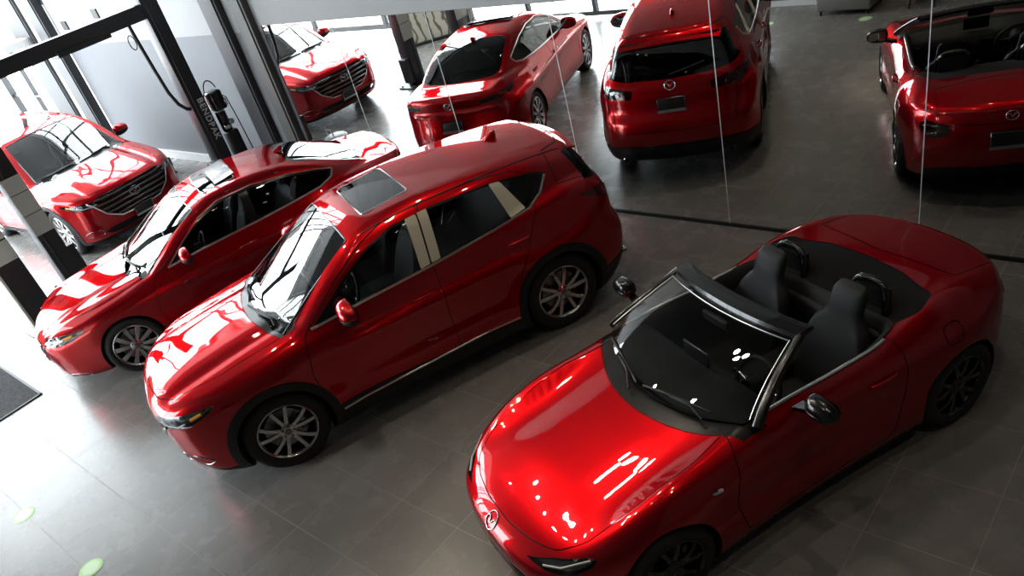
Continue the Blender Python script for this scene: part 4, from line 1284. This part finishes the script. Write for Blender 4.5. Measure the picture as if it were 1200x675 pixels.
# floor tiles: 0.6 m grid aligned with the mirror wall
def tile_mat():
    m = mat('floor_tile', (.05, .047, .043), rough=.24, spec=.5)
    nt, nd, lk, b = nodes_of(m)
    geo = nd.new('ShaderNodeNewGeometry'); sep = nd.new('ShaderNodeSeparateXYZ'); lk.new(geo.outputs['Position'], sep.inputs[0])
    def M(op, a, bb=None):
        n = nd.new('ShaderNodeMath'); n.operation = op
        for i, v in enumerate((a, bb)):
            if v is None: continue
            if isinstance(v, (int, float)): n.inputs[i].default_value = v
            else: lk.new(v, n.inputs[i])
        return n.outputs[0]
    def joint(sock, off):
        u = M('DIVIDE', M('ADD', sock, off), .6)
        f = M('FRACT', u); d = M('ABSOLUTE', M('SUBTRACT', f, .5))
        return M('GREATER_THAN', d, .5 - .0045), M('FLOOR', u)
    jx, ix = joint(sep.outputs['X'], 30 + .54); jy, iy = joint(sep.outputs['Y'], 30 + .2)
    j = M('MAXIMUM', jx, jy)
    cmb = nd.new('ShaderNodeCombineXYZ'); lk.new(ix, cmb.inputs[0]); lk.new(iy, cmb.inputs[1])
    wn = nd.new('ShaderNodeTexWhiteNoise'); lk.new(cmb.outputs[0], wn.inputs['Vector'])
    nz = nd.new('ShaderNodeTexNoise'); nz.inputs['Scale'].default_value = 3.5; nz.inputs['Detail'].default_value = 6
    lk.new(geo.outputs['Position'], nz.inputs['Vector'])
    nz2 = nd.new('ShaderNodeTexNoise'); nz2.inputs['Scale'].default_value = 60; nz2.inputs['Detail'].default_value = 3
    lk.new(geo.outputs['Position'], nz2.inputs['Vector'])
    v = M('ADD', M('MULTIPLY', wn.outputs['Value'], .22), M('ADD', M('MULTIPLY', nz.outputs['Fac'], .5), M('MULTIPLY', nz2.outputs['Fac'], .35)))
    mp = nd.new('ShaderNodeMapRange'); lk.new(v, mp.inputs['Value']); mp.inputs['From Min'].default_value = .25; mp.inputs['From Max'].default_value = .85
    cr = nd.new('ShaderNodeMix'); cr.data_type = 'RGBA'
    cr.inputs['A'].default_value = (.165, .157, .148, 1); cr.inputs['B'].default_value = (.240, .229, .217, 1)
    lk.new(mp.outputs['Result'], cr.inputs['Factor'])
    c2 = nd.new('ShaderNodeMix'); c2.data_type = 'RGBA'; lk.new(j, c2.inputs['Factor']); lk.new(cr.outputs['Result'], c2.inputs['A'])
    c2.inputs['B'].default_value = (.33, .315, .29, 1)
    lk.new(c2.outputs['Result'], b.inputs['Base Color'])
    r = M('ADD', M('MULTIPLY', nz.outputs['Fac'], .10), M('ADD', .22, M('MULTIPLY', j, .4)))
    lk.new(r, b.inputs['Roughness'])
    bp = nd.new('ShaderNodeBump'); bp.inputs['Strength'].default_value = .25; bp.inputs['Distance'].default_value = .002
    lk.new(M('SUBTRACT', 1.0, j), bp.inputs['Height']); lk.new(bp.outputs['Normal'], b.inputs['Normal'])
    return m
TILE = tile_mat()

def plaster(name, lo, hi, split):
    m = mat(name, hi, rough=.7)
    nt, nd, lk, b = nodes_of(m)
    geo = nd.new('ShaderNodeNewGeometry'); sep = nd.new('ShaderNodeSeparateXYZ'); lk.new(geo.outputs['Position'], sep.inputs[0])
    st = nd.new('ShaderNodeMath'); st.operation = 'GREATER_THAN'; st.inputs[1].default_value = split; lk.new(sep.outputs['Z'], st.inputs[0])
    nz = nd.new('ShaderNodeTexNoise'); nz.inputs['Scale'].default_value = 1.6; nz.inputs['Detail'].default_value = 5
    lk.new(geo.outputs['Position'], nz.inputs['Vector'])
    mp = nd.new('ShaderNodeMapRange'); mp.inputs['To Min'].default_value = .93; mp.inputs['To Max'].default_value = 1.05; lk.new(nz.outputs['Fac'], mp.inputs['Value'])
    c = nd.new('ShaderNodeMix'); c.data_type = 'RGBA'; c.inputs['A'].default_value = (*lo, 1); c.inputs['B'].default_value = (*hi, 1)
    lk.new(st.outputs[0], c.inputs['Factor'])
    h = nd.new('ShaderNodeHueSaturation'); lk.new(c.outputs['Result'], h.inputs['Color']); lk.new(mp.outputs['Result'], h.inputs['Value'])
    lk.new(h.outputs['Color'], b.inputs['Base Color'])
    return m
TWOTONE = plaster('two_tone_wall_paint', (.15, .157, .172), (.30, .30, .30), 2.23)
UPW = mat('upper_wall_paint', (.56, .56, .56), rough=.75)
GREYPL = mat('grey_wall_paint', (.16, .15, .135), rough=.75)
CEIL = mat('ceiling_paint', (.22, .22, .22), rough=.8)
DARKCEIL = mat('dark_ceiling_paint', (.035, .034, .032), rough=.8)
PAVE = mat('pale_paving', (.62, .62, .60), rough=.8)
COLM = mat('dark_steel_column', (.022, .023, .028), rough=.5)
COLG = mat('grey_steel_column', (.07, .068, .065), rough=.5)
MUL = mat('dark_mullion', (.03, .031, .034), rough=.45)
PANEW = M_PANE

struct(box_obj('floor', (XL, YF, -.12), (XR, 0.30, 0.0), TILE))
struct(box_obj('street', (XL - 12, YF - 22, -.16), (XR + 6, YF - .12, -.03), PAVE))
struct(box_obj('street', (XL - 14, YF - 22, -.16), (XL - .12, 8, -.031), PAVE))
struct(box_obj('street', (XL - 12, .32, -.16), (-17.6, 8, -.03), PAVE))

# wall that carries the mirrors
struct(box_obj('wall_back', (-17.75, .012, 0), (XR, .26, 3.35), TWOTONE))
struct(box_obj('wall_right', (XR, YF, 0), (XR + .2, .26, ZC), GREYPL))

def glazing(name, axis, pos, a0, a1, z0, z1, step, zsteps, fw=.07, dep=.10):
    """window band: frame (the window), panes as parts"""
    bm = bmesh.new()
    n = max(1, round((a1 - a0) / step)); st = (a1 - a0) / n
    def bx(u0, u1, v0, v1, d):
        if axis == 'y': bm_box(bm, (u0, pos - d, v0), (u1, pos + d, v1))
        else: bm_box(bm, (pos - d, u0, v0), (pos + d, u1, v1))
    for i in range(n + 1):
        u = a0 + st * i; bx(u - fw / 2, u + fw / 2, z0, z1, dep / 2)
    for z in [z0 + fw / 2, z1 - fw / 2] + list(zsteps): bx(a0, a1, z - fw / 2, z + fw / 2, dep / 2 * .9)
    fr = struct(obj_bm(name, bm, MUL))
    bm = bmesh.new()
    if axis == 'y': q = [(a0, pos, z0), (a1, pos, z0), (a1, pos, z1), (a0, pos, z1)]
    else: q = [(pos, a0, z0), (pos, a1, z0), (pos, a1, z1), (pos, a0, z1)]
    bm.faces.new([bm.verts.new(p) for p in q])
    obj_bm('pane', bm, PANEW, fr)
    return fr

# glazed corner at the far left of the mirror wall, lintel and high windows above
glazing('window_1', 'y', .05, XL, -19.72, .05, 2.42, 1.9, (1.16,), .05)
struct(box_obj('wall_lintel', (XL, .0, 2.42), (-17.75, .26, 3.02), WHITE))
struct(box_obj('trim_1', (XL, -.75, 2.36), (-18.9, .0, 2.50), WHITE))
XB, ZA = -13.6, 9.4                          # edge and height of the tall glazed bay
glazing('window_2', 'y', .05, XL, -17.75, 3.02, ZA - .3, 2.7, (5.2, 7.3))
glazing('window_3', 'y', .05, -17.75, XB, 3.35, ZA - .3, 2.7, (5.2, 7.3), .08)
struct(box_obj('wall_upper', (XB, .012, 3.35), (XR, .26, ZC), UPW))
struct(box_obj('trim_2', (XL, .0, ZA - .3), (XB, .26, ZA), WHITE))
# street front
glazing('window_4', 'y', YF, XB, XS, .06, 2.95, 1.95, (), .08)
struct(box_obj('wall_front', (XS, YF - .2, 0), (XR, YF, ZC), GREYPL))
struct(box_obj('wall_front_upper', (XB, YF - .2, 2.95), (XS, YF, ZC), GREYPL))
glazing('window_5', 'x', XL, YF, .0, .06, ZA - .3, 3.5, (2.6, 5.9), .12)
glazing('window_6', 'y', YF, XL, XB, .06, ZA - .3, 3.4, (2.95, 6.2), .12)
struct(box_obj('trim_5', (XL, YF - .2, ZA - .3), (XB, YF, ZA), WHITE))
struct(box_obj('trim_6', (XL - .2, YF, ZA - .3), (XL, .26, ZA), WHITE))
struct(box_obj('baseboard_front', (XS, YF, 0), (XR, YF + .02, .09), WHITE))
struct(box_obj('baseboard_back', (-17.7, -.05, 0), (-12.0, .012, .14), WHITE))
# ceilings: high over the glazed bay, dark and lower over the mirrors
struct(box_obj('ceiling', (XL, YF - .2, ZA), (XB, .26, ZA + .2), CEIL))
# unseen block and canopy, added to keep sky light off the shop window
struct(box_obj('added_shade_block', (-13.5, YF - 14.5, -.03), (14, YF - 13, 12), GREYPL))
struct(box_obj('added_shade_canopy', (XB + .1, YF - 1.5, 3.0), (XR, YF - .2, 3.2), GREYPL))
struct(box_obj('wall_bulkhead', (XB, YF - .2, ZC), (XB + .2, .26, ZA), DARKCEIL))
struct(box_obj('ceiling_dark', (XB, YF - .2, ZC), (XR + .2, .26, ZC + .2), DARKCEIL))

# steel columns against the wall
for i, (x0, x1, m) in enumerate(((-11.86, -11.40, COLM), (-11.06, -10.72, COLG), (-19.70, -18.74, COLM), (-18.38, -17.81, COLM))):
    w = x1 - x0
    bm = bmesh.new()
    d = .09 if x0 > -12 else .16
    bm_box(bm, (x0, -d, 0), (x1, .02, 3.35), .006, 1)
    bm_box(bm, (x0 + .05, -d - .02, 0), (x1 - .05, -d + .01, 3.35), .004, 1)
    struct(obj_bm('column', bm, m, smooth=30))
bm = bmesh.new(); bm_box(bm, (-18.74, -.10, 0), (-18.38, .05, 3.35)); struct(obj_bm('trim_3', bm, WHITE))

# small dark vents high on the pale wall
for vx, vz, lb in ((-17.26, 2.60, 'small dark square wall vent, left one of the pair high on the pale wall'), (-15.69, 2.74, 'small dark square wall vent, right one of the pair high on the pale wall')):
    bm = bmesh.new(); bm_box(bm, (-.12, -.012, -.08), (.12, .012, .08), .006, 1)
    for k in range(4): bm_box(bm, (-.10, -.018, -.065 + .036 * k), (.10, -.008, -.05 + .036 * k))
    o = obj_bm('wall_vent', bm, BLACKP, smooth=30); o.location = (vx, 0, vz)
    tag(o, lb, 'vent', 'wall vents')

# ---- mirror panels
MIRROR = MIRG
edges = [-10.62] + [-9.0 + 1.79 * k for k in range(9)]
edges[-1] = 5.3
names = ['leftmost mirror panel, beside the dark column', 'second mirror panel from the dark column, behind the red sedan', 'third mirror panel from the dark column', 'mirror panel behind the SUV with cream film, showing sedan and SUV tails',
         'mirror panel reflecting the right half of the SUV rear', 'mirror panel behind the open roadster, reflecting grey armchair', 'mirror panel at the right edge behind the roadster tail', 'mirror panel beyond the roadster, outside the right edge', 'last mirror panel toward the right wall']
for i in range(len(edges) - 1):
    a, b = edges[i] + .0025, edges[i + 1] - .0025
    bm = bmesh.new(); bm_box(bm, (a, .0, .035), (b, .010, 2.31), .0015, 1)
    o = obj_bm('mirror_panel', bm, MIRROR, smooth=20)
    tag(o, names[i], 'mirror', 'mirror panels along the wall')
bm = bmesh.new(); bm_box(bm, (-10.62, -.012, 0), (XR, .012, .034)); struct(obj_bm('baseboard_mirror', bm, BLACKP))
bm = bmesh.new()
for e in edges[1:-1]: bm_box(bm, (e - .004, -.003, .035), (e + .004, .011, 2.31))
struct(obj_bm('trim_4', bm, WHITE))

# ---- car lift: two posts and an overhead beam, one thing
L1, L2 = (-12.12, -.72), (-12.05, -3.65)
lift = thing('car_lift', 'black two-post car lift with overhead beam near the grey wall', 'car lift', (L1[0], L1[1], 0))
SHEET = mat('paper_sheet', (.62, .60, .55), rough=.7)
def lift_post(cx, cy, h, name):
    bm = bmesh.new()
    bm_box(bm, (cx - .12, cy - .13, .02), (cx + .12, cy + .13, h), .012, 2)
    bm_box(bm, (cx + .115, cy - .07, .02), (cx + .13, cy - .03, h), .004, 1)
    bm_box(bm, (cx - .28, cy - .28, .0), (cx + .28, cy + .28, .025), .005, 1)
    for sx in (-.22, .22):
        for sy in (-.22, .22): bm_lathe(bm, [(.0005, .05), (.018, .05), (.018, .02)], 8, 'z', (cx + sx, cy + sy, 0))
    o = obj_bm(name, bm, STEELB, smooth=30)
    o.parent = lift; o.matrix_parent_inverse = Matrix.Translation((-L1[0], -L1[1], 0))
    return o
P1 = lift_post(*L1, 3.7, 'post'); P2 = lift_post(*L2, 3.7, 'post')
def lpart(o, par=None):
    o.parent = par or lift
    if par is None: o.matrix_parent_inverse = Matrix.Translation((-L1[0], -L1[1], 0))
    return o
bm = bmesh.new()
v1 = Vector((*L1, 2.86)); v2 = Vector((*L2, 2.86)); dv = (v2 - v1).normalized()
px = Vector((dv.y, -dv.x, 0)) * .09
loops = []
for p in (v1 + dv * .10, v2 - dv * .10):
    loops.append([p + px + Vector((0, 0, .10)), p - px + Vector((0, 0, .10)), p - px - Vector((0, 0, .10)), p + px - Vector((0, 0, .10))])
bm_loft(bm, loops)
pm = v1 + (v2 - v1) * .42
bm_box(bm, (pm.x - .11, pm.y - .3, 2.72), (pm.x + .11, pm.y + .5, 2.80), .01, 1)
lpart(obj_bm('overhead_beam', bm, STEELB, smooth=20))
# carriages low on each post
for (cx, cy), sy in ((L1, -1), (L2, 1)):
    bm = bmesh.new()
    bm_box(bm, (cx - .10, cy + sy * .17 - .06, .10), (cx + .10, cy + sy * .17 + .06, .55), .01, 1)
    lpart(obj_bm('lift_carriage', bm, STEELB, smooth=30))
# hoses
bm = bmesh.new()
bm_tube(bm, [(L1[0] - .05, L1[1] - .36, 2.76), (L1[0] - .02, L1[1] - .36, 2.5), (L1[0], L1[1] - .34, 2.1), (L1[0] + .01, L1[1] - .31, 1.75), (L1[0] + .03, L1[1] - .26, 1.55), (L1[0] + .05, L1[1] - .18, 1.44), (L1[0] + .07, L1[1] - .08, 1.40)], .028, 8)
lpart(obj_bm('hydraulic_hose', bm, BLACKP, smooth=60))
bm = bmesh.new()
bm_tube(bm, [(L1[0], L1[1] - .45 + .05 * math.sin(t), 2.64 - .10 * (1 - math.cos(t))) for t in np.linspace(0, 2 * PI, 16)], .008, 6)
lpart(obj_bm('cable_loop', bm, BLACKP, smooth=60))
# pump unit on the post
PU = Vector((L1[0] + .04, L1[1] + .30, 0))
bm = bmesh.new()
bm_box(bm, (PU.x - .10, PU.y - .09, 1.22), (PU.x + .12, PU.y + .12, 1.52), .03, 3)
bm_lathe(bm, [(.0005, 0), (.085, 0), (.085, -.30), (.06, -.33), (.0005, -.33)], 20, 'z', (PU.x, PU.y, 1.20))
pump = lpart(obj_bm('pump_unit', bm, BLACKG, smooth=40))
bm = bmesh.new(); bm_box(bm, (PU.x - .09, PU.y - .08, .42), (PU.x + .11, PU.y + .12, .88), .03, 3)
lpart(obj_bm('oil_tank', bm, BLACKP, smooth=40), pump)
bm = bmesh.new(); bm_lathe(bm, [(.0005, 0), (.045, 0), (.045, .05), (.0005, .05)], 16, 'x', (PU.x + .10, PU.y + .05, 1.02))
bm_box(bm, (PU.x + .07, PU.y - .08, .93), (PU.x + .13, PU.y + .0, .99), .01, 1)
bm_box(bm, (PU.x + .10, PU.y + .09, 1.26), (PU.x + .14, PU.y + .13, 1.38), .01, 1)
lpart(obj_bm('valve_block', bm, SILVER, smooth=40), pump)
bm = bmesh.new()
bm_tube(bm, [(L1[0] + .02, L1[1] + .14, 1.44)] + [(PU.x, PU.y - .10 + .11 * (1 - math.cos(t)), 1.48 + .20 * math.sin(t)) for t in np.linspace(.35, PI - .3, 10)], .010, 6)
bm_tube(bm, [(PU.x + .02, PU.y + .12, 1.44), (PU.x + .02, PU.y + .20, 1.35), (PU.x + .02, PU.y + .23, 1.0), (PU.x + .02, PU.y + .25, .6), (PU.x, PU.y + .28, .15), (PU.x, PU.y + .3, .03)], .009, 6)
lpart(obj_bm('pump_hose', bm, BLACKP, smooth=60), pump)
# lettering down the post
def text_obj(name, body, size, mtx, m, parent=None, ext=.001):
    cu = bpy.data.curves.new(name, 'FONT'); cu.body = body; cu.size = size; cu.extrude = ext
    cu.offset = .0035; cu.align_x = 'CENTER'; cu.align_y = 'CENTER'; cu.space_character = 1.15
    cu.materials.append(m)
    o = bpy.data.objects.new(name, cu); C.objects.link(o)
    dg = bpy.context.evaluated_depsgraph_get()
    me = bpy.data.meshes.new_from_object(o.evaluated_get(dg))
    bpy.data.objects.remove(o); bpy.data.curves.remove(cu)
    me.transform(mtx)
    o = bpy.data.objects.new(name, me); C.objects.link(o)
    if parent is not None: o.parent = parent
    return o
Mt = Matrix(((0, 0, 1, L1[0] + .1215), (0, 1, 0, L1[1] + .045), (-1, 0, 0, 1.19), (0, 0, 0, 1)))
lt = text_obj('lettering', 'BENDPAK', .135, Mt, WHITEP)
lpart(lt, P1); tag(lt, 'white lettering reading BENDPAK down the post')
# paper sheets taped to the second post
for i, (za, zb_) in enumerate(((.86, 1.15), (1.16, 1.45), (1.46, 1.68))):
    bm = bmesh.new(); bm_box(bm, (L2[0] + .131, L2[1] - .13, za), (L2[0] + .135, L2[1] + .13, zb_), .001, 1)
    tag(lpart(obj_bm('paper_sheet', bm, SHEET), P2), 'pale paper sheet taped to the post')

# stand with sheets in front of the lift
T2 = (-11.3, -4.42)
st = thing('notice_stand', 'black notice stand with pale paper sheet, at the left edge near the floor mat', 'stand', (*T2, 0))
def rel(name, lo, hi, m, bev=.006, par=None):
    bm = bmesh.new(); bm_box(bm, lo, hi, bev, 2)
    return obj_bm(name, bm, m, par or st, smooth=30)
rel('column', (-.13, -.15, .02), (.13, .16, 2.3), STEELB)
rel('side_board', (-.14, -.185, .02), (.15, -.152, 2.3), SHEET)
rel('base', (-.26, -.28, 0), (.26, .26, .03), TRIMB)
for za, zb_ in ((.95, 1.22), (1.24, 1.52)): rel('paper_sheet', (.131, -.15, za), (.135, .16, zb_), SHEET, .001)

# banner seen in the mirror between the posts
def banner_mat():
    m = mat('printed_banner', (.5, .47, .38), rough=.6)
    nt, nd, lk, b = nodes_of(m)
    tc = nd.new('ShaderNodeTexCoord'); w = nd.new('ShaderNodeTexWave'); w.inputs['Scale'].default_value = 1.6; w.inputs['Distortion'].default_value = 9; w.inputs['Detail'].default_value = 3
    lk.new(tc.outputs['Object'], w.inputs['Vector'])
    cr = nd.new('ShaderNodeValToRGB'); cr.color_ramp.elements[0].color = (.12, .10, .08, 1); cr.color_ramp.elements[0].position = .05
    cr.color_ramp.elements[1].color = (.50, .47, .37, 1); cr.color_ramp.elements[1].position = .35
    lk.new(w.outputs['Fac'], cr.inputs['Fac']); lk.new(cr.outputs['Color'], b.inputs['Base Color'])
    return m
bn = thing('banner_stand', 'beige printed banner on a stand, seen in the mirror between the black posts', 'banner', (-14.05, -6.12, 0), -.81)
bm = bmesh.new(); bm_box(bm, (-.80, -.01, .05), (.80, .01, 2.1), .003, 1); obj_bm('print', bm, banner_mat(), bn)
bm = bmesh.new(); bm_box(bm, (-.82, -.12, 0), (.82, .12, .05), .01, 2); bm_box(bm, (-.82, -.015, 2.1), (.82, .015, 2.13), .004, 1); obj_bm('base', bm, BLACKP, bn, smooth=30)

# ---- floor mat, dots, small bin, bollards
def mat_fibre():
    m = mat('mat_fibre', (.075, .075, .078), rough=.95)
    nt, nd, lk, b = nodes_of(m)
    tc = nd.new('ShaderNodeTexCoord'); nz = nd.new('ShaderNodeTexNoise'); nz.inputs['Scale'].default_value = 45; nz.inputs['Detail'].default_value = 6
    lk.new(tc.outputs['Object'], nz.inputs['Vector'])
    cr = nd.new('ShaderNodeValToRGB'); cr.color_ramp.elements[0].color = (.012, .012, .013, 1); cr.color_ramp.elements[0].position = .35
    cr.color_ramp.elements[1].color = (.075, .075, .078, 1); cr.color_ramp.elements[1].position = .7
    lk.new(nz.outputs['Fac'], cr.inputs['Fac']); lk.new(cr.outputs['Color'], b.inputs['Base Color'])
    return m
bm = bmesh.new(); bm_box(bm, (-1.0, -.55, 0), (1.0, .0, .012), .004, 1)
mo = obj_bm('floor_mat', bm, mat_fibre(), smooth=30); mo.location = (-10.47, -5.26, .001)
tag(mo, 'dark grey entrance mat on the floor at the left edge', 'mat')
bm = bmesh.new()
for lo, hi in (((-1.03, -.58, 0), (1.03, -.55, .014)), ((-1.03, 0, 0), (1.03, .03, .014)), ((1.0, -.58, 0), (1.03, .03, .014)), ((-1.03, -.58, 0), (-1.0, .03, .014))): bm_box(bm, lo, hi, .003, 1)
obj_bm('rubber_edge', bm, BLACKP, mo, smooth=30)

GREEN = mat('green_sticker', (.42, .72, .28), rough=.5)
GREENL = mat('pale_green_print', (.62, .82, .50), rough=.5)
dl = ['round green floor sticker at the lower left, nearest the entrance mat', 'round green floor sticker partly cut by the bottom edge', 'round green floor sticker seen in the mirror left of the armchair', 'round green floor sticker seen in the mirror right of the armchair']
for i, (dx, dy) in enumerate(((-7.43, -6.22), (-6.08, -6.16), (-5.98, -6.13), (-4.53, -6.19))):
    if i == 2: continue
    bm = bmesh.new(); bm_lathe(bm, [(.0005, .003), (.095, .003), (.10, .0)], 40, 'z')
    o = obj_bm('floor_sticker', bm, GREEN, smooth=30); o.location = (dx, dy, .0005)
    bm = bmesh.new(); bm_lathe(bm, [(.0005, .0038), (.075, .0038)], 40, 'z'); obj_bm('printed_centre', bm, GREENL, o)
    tag(o, dl[i] if i != 1 else 'round green floor sticker cut by the bottom edge and seen again in the mirror', 'floor sticker', 'green floor stickers')

bn2 = thing('pedal_bin', 'small dark bin with white lid at the foot of the leftmost mirror', 'bin', (-10.48, -.40, 0))
bm = bmesh.new(); bm_lathe(bm, [(.0005, .01), (.14, .01), (.155, .45), (.15, .46)], 32, 'z'); obj_bm('bucket', bm, BLACKG, bn2, smooth=40)
bm = bmesh.new(); bm_lathe(bm, [(.185, .45), (.19, .47), (.16, .495), (.0005, .505)], 32, 'z'); obj_bm('lid', bm, WHITE, bn2, smooth=40)
bm = bmesh.new(); bm_tube(bm, [(-.13, .05, .50), (-.13, .05, .60), (.02, .05, .60), (.02, .05, .50)], .012, 8); obj_bm('handle', bm, WHITE, bn2, smooth=40)

for i, (bx, by, hh, lb) in enumerate(((-14.55, -.55, .30, 'short black floor bollard by the wall left of the lift post'), (-11.75, -.42, .42, 'short black floor bollard between the lift and the dark column'))):
    bm = bmesh.new(); bm_lathe(bm, [(.055, 0), (.055, .02), (.03, .03), (.03, hh - .16), (.048, hh - .15), (.048, hh - .01), (.04, hh), (.0005, hh)], 20, 'z')
    o = obj_bm('bollard', bm, BLACKG, smooth=40); o.location = (bx, by, 0)
    tag(o, lb, 'bollard', 'black bollards')

# ---- lounge pieces that the mirrors show
UPH = mat('grey_upholstery', (.20, .195, .18), rough=.9)
so = thing('armchair', 'grey block armchair against the front wall, seen in the mirror', 'armchair', (-4.95, -6.70, 0))
def srel(n, lo, hi, b, par=so, m=UPH):
    bm = bmesh.new(); bm_box(bm, lo, hi, b, 3); return obj_bm(n, bm, m, par, smooth=60)
srel('frame', (-.42, -.30, .07), (.42, .32, .36), .03); srel('seat', (-.30, -.22, .34), (.30, .33, .48), .05)
srel('backrest', (-.42, -.32, .34), (.42, -.16, .80), .05)
for s in (-1, 1): srel('armrest', (s * .37 - .07, -.30, .34), (s * .37 + .07, .32, .60), .04)
for sx in (-.36, .36):
    for sy in (-.25, .27): 
        bm = bmesh.new(); bm_lathe(bm, [(.018, 0), (.022, .08)], 12, 'z', (sx, sy, 0), cap=True); obj_bm('leg', bm, BLACKP, so, smooth=40)
tb = thing('side_table', 'small black side table with thin legs, seen in the mirror by the armchair', 'table', (-3.85, -6.72, 0))
bm = bmesh.new(); bm_lathe(bm, [(.0005, .50), (.30, .50), (.31, .515), (.30, .53), (.0005, .53)], 40, 'z'); obj_bm('table_top', bm, BLACKG, tb, smooth=40)
for k in range(4):
    a = PI / 4 + k * PI / 2
    bm = bmesh.new(); bm_tube(bm, [(.2 * math.cos(a), .2 * math.sin(a), .5), (.25 * math.cos(a), .25 * math.sin(a), 0)], .012, 8); obj_bm('leg', bm, BLACKP, tb, smooth=40)

# ---- ceiling lamps
WARM = mat('lamp_disc', (1, 1, 1), emit=(1, .86, .66), es=40)
spots = [(-4.80, -2.60), (-4.68, -2.82), (-4.48, -2.78), (-5.1, -4.1), (-6.1, -4.25), (-6.9, -3.7), (-7.5, -3.15), (-9.4, -3.7), (-5.4, -4.65), (-2.3, -4.6), (-.9, -3.6), (-2.2, -1.6), (.5, -4.2), (-5.3, -1.5)]
for i, (lx, ly) in enumerate(spots):
    bm = bmesh.new(); bm_lathe(bm, [(.085, .0), (.085, -.16), (.072, -.16), (.068, -.03), (.0005, -.03)], 24, 'z')
    o = obj_bm('ceiling_spotlight', bm, BLACKP, smooth=40); o.location = (lx, ly, ZC)
    tag(o, 'round black ceiling spotlight above the display cars', 'ceiling light', 'ceiling spotlights')
    bm = bmesh.new(); bm_lathe(bm, [(.0005, -.12), (.066, -.12)], 24, 'z'); obj_bm('bulb', bm, WARM, o)
    l = bpy.data.lights.new('spot_light', 'SPOT'); aim = 3 <= i <= 7
    l.energy = 170 if aim else 44; l.color = (1, .87, .70); l.spot_size = .52 if aim else 1.6; l.spot_blend = .8; l.shadow_soft_size = .07
    lo = bpy.data.objects.new('spot_light', l); C.objects.link(lo); lo.location = (lx, ly, ZC - .18)
    if aim: lo.rotation_euler = (Vector((-2.75, -3.95, .7)) - lo.location).to_track_quat('-Z', 'Y').to_euler()

# ------------------------------------------------------------------ daylight
wd = bpy.data.worlds.new('World'); bpy.context.scene.world = wd; wd.use_nodes = True
bg = wd.node_tree.nodes['Background']
bg.inputs['Color'].default_value = (.90, .95, 1.0, 1); bg.inputs['Strength'].default_value = 14.5
def portal(loc, rot, sx, sy):
    l = bpy.data.lights.new('daylight_portal', 'AREA'); l.shape = 'RECTANGLE'; l.size = sx; l.size_y = sy; l.cycles.is_portal = True
    o = bpy.data.objects.new('daylight_portal', l); C.objects.link(o); o.location = loc; o.rotation_euler = rot
portal(((XB + XS) / 2, YF - .15, 1.5), (PI / 2, 0, 0), XS - XB, 2.95)
portal(((XL + XB) / 2, YF - .15, 4.6), (PI / 2, 0, 0), XB - XL, 9.1)
portal((XL - .15, YF / 2, 4.6), (0, -PI / 2, 0), 9.1, 7.05)
portal(((XL + XB) / 2, .35, 6.1), (-PI / 2, 0, 0), XB - XL, 6.1)
portal(((XL - 19.7) / 2, .35, 1.25), (-PI / 2, 0, 0), -19.7 - XL, 2.4)

# ------------------------------------------------------------------ camera
f_px, D, H, yaw, pitch, roll = 915.396816, 6.43774308, 4.07638260, .865279733, .609930059, -.304858378
PX, PY = 600.396656, 420.834255
cy, sy = math.cos(yaw), math.sin(yaw)
fwd = Vector((-sy * math.cos(pitch), cy * math.cos(pitch), -math.sin(pitch)))
rt = Vector((cy, sy, 0)); up = rt.cross(fwd)
r2 = rt * math.cos(roll) + up * math.sin(roll); u2 = -rt * math.sin(roll) + up * math.cos(roll)
cam = bpy.data.cameras.new('Camera'); co = bpy.data.objects.new('Camera', cam); C.objects.link(co)
m3 = Matrix((r2, u2, -fwd)).transposed()
co.matrix_world = Matrix.Translation((0, -D, H)) @ m3.to_4x4()
cam.sensor_width = 36; cam.sensor_fit = 'HORIZONTAL'; cam.lens = f_px / 1200 * 36
cam.shift_x = (600 - PX) / 1200; cam.shift_y = (PY - 337.5) / 1200
cam.clip_start = .05; cam.clip_end = 200
sc = bpy.context.scene
sc.camera = co
sc.view_settings.view_transform = 'Standard'
sc.view_settings.look = 'None'
sc.view_settings.gamma = 1.0
sc.view_settings.use_curve_mapping = False
sc.view_settings.exposure = 0.0
sc.cycles.use_denoising = True
sc.cycles.max_bounces = 10
sc.cycles.transparent_max_bounces = 16
sc.cycles.caustics_reflective = False
sc.cycles.caustics_refractive = False
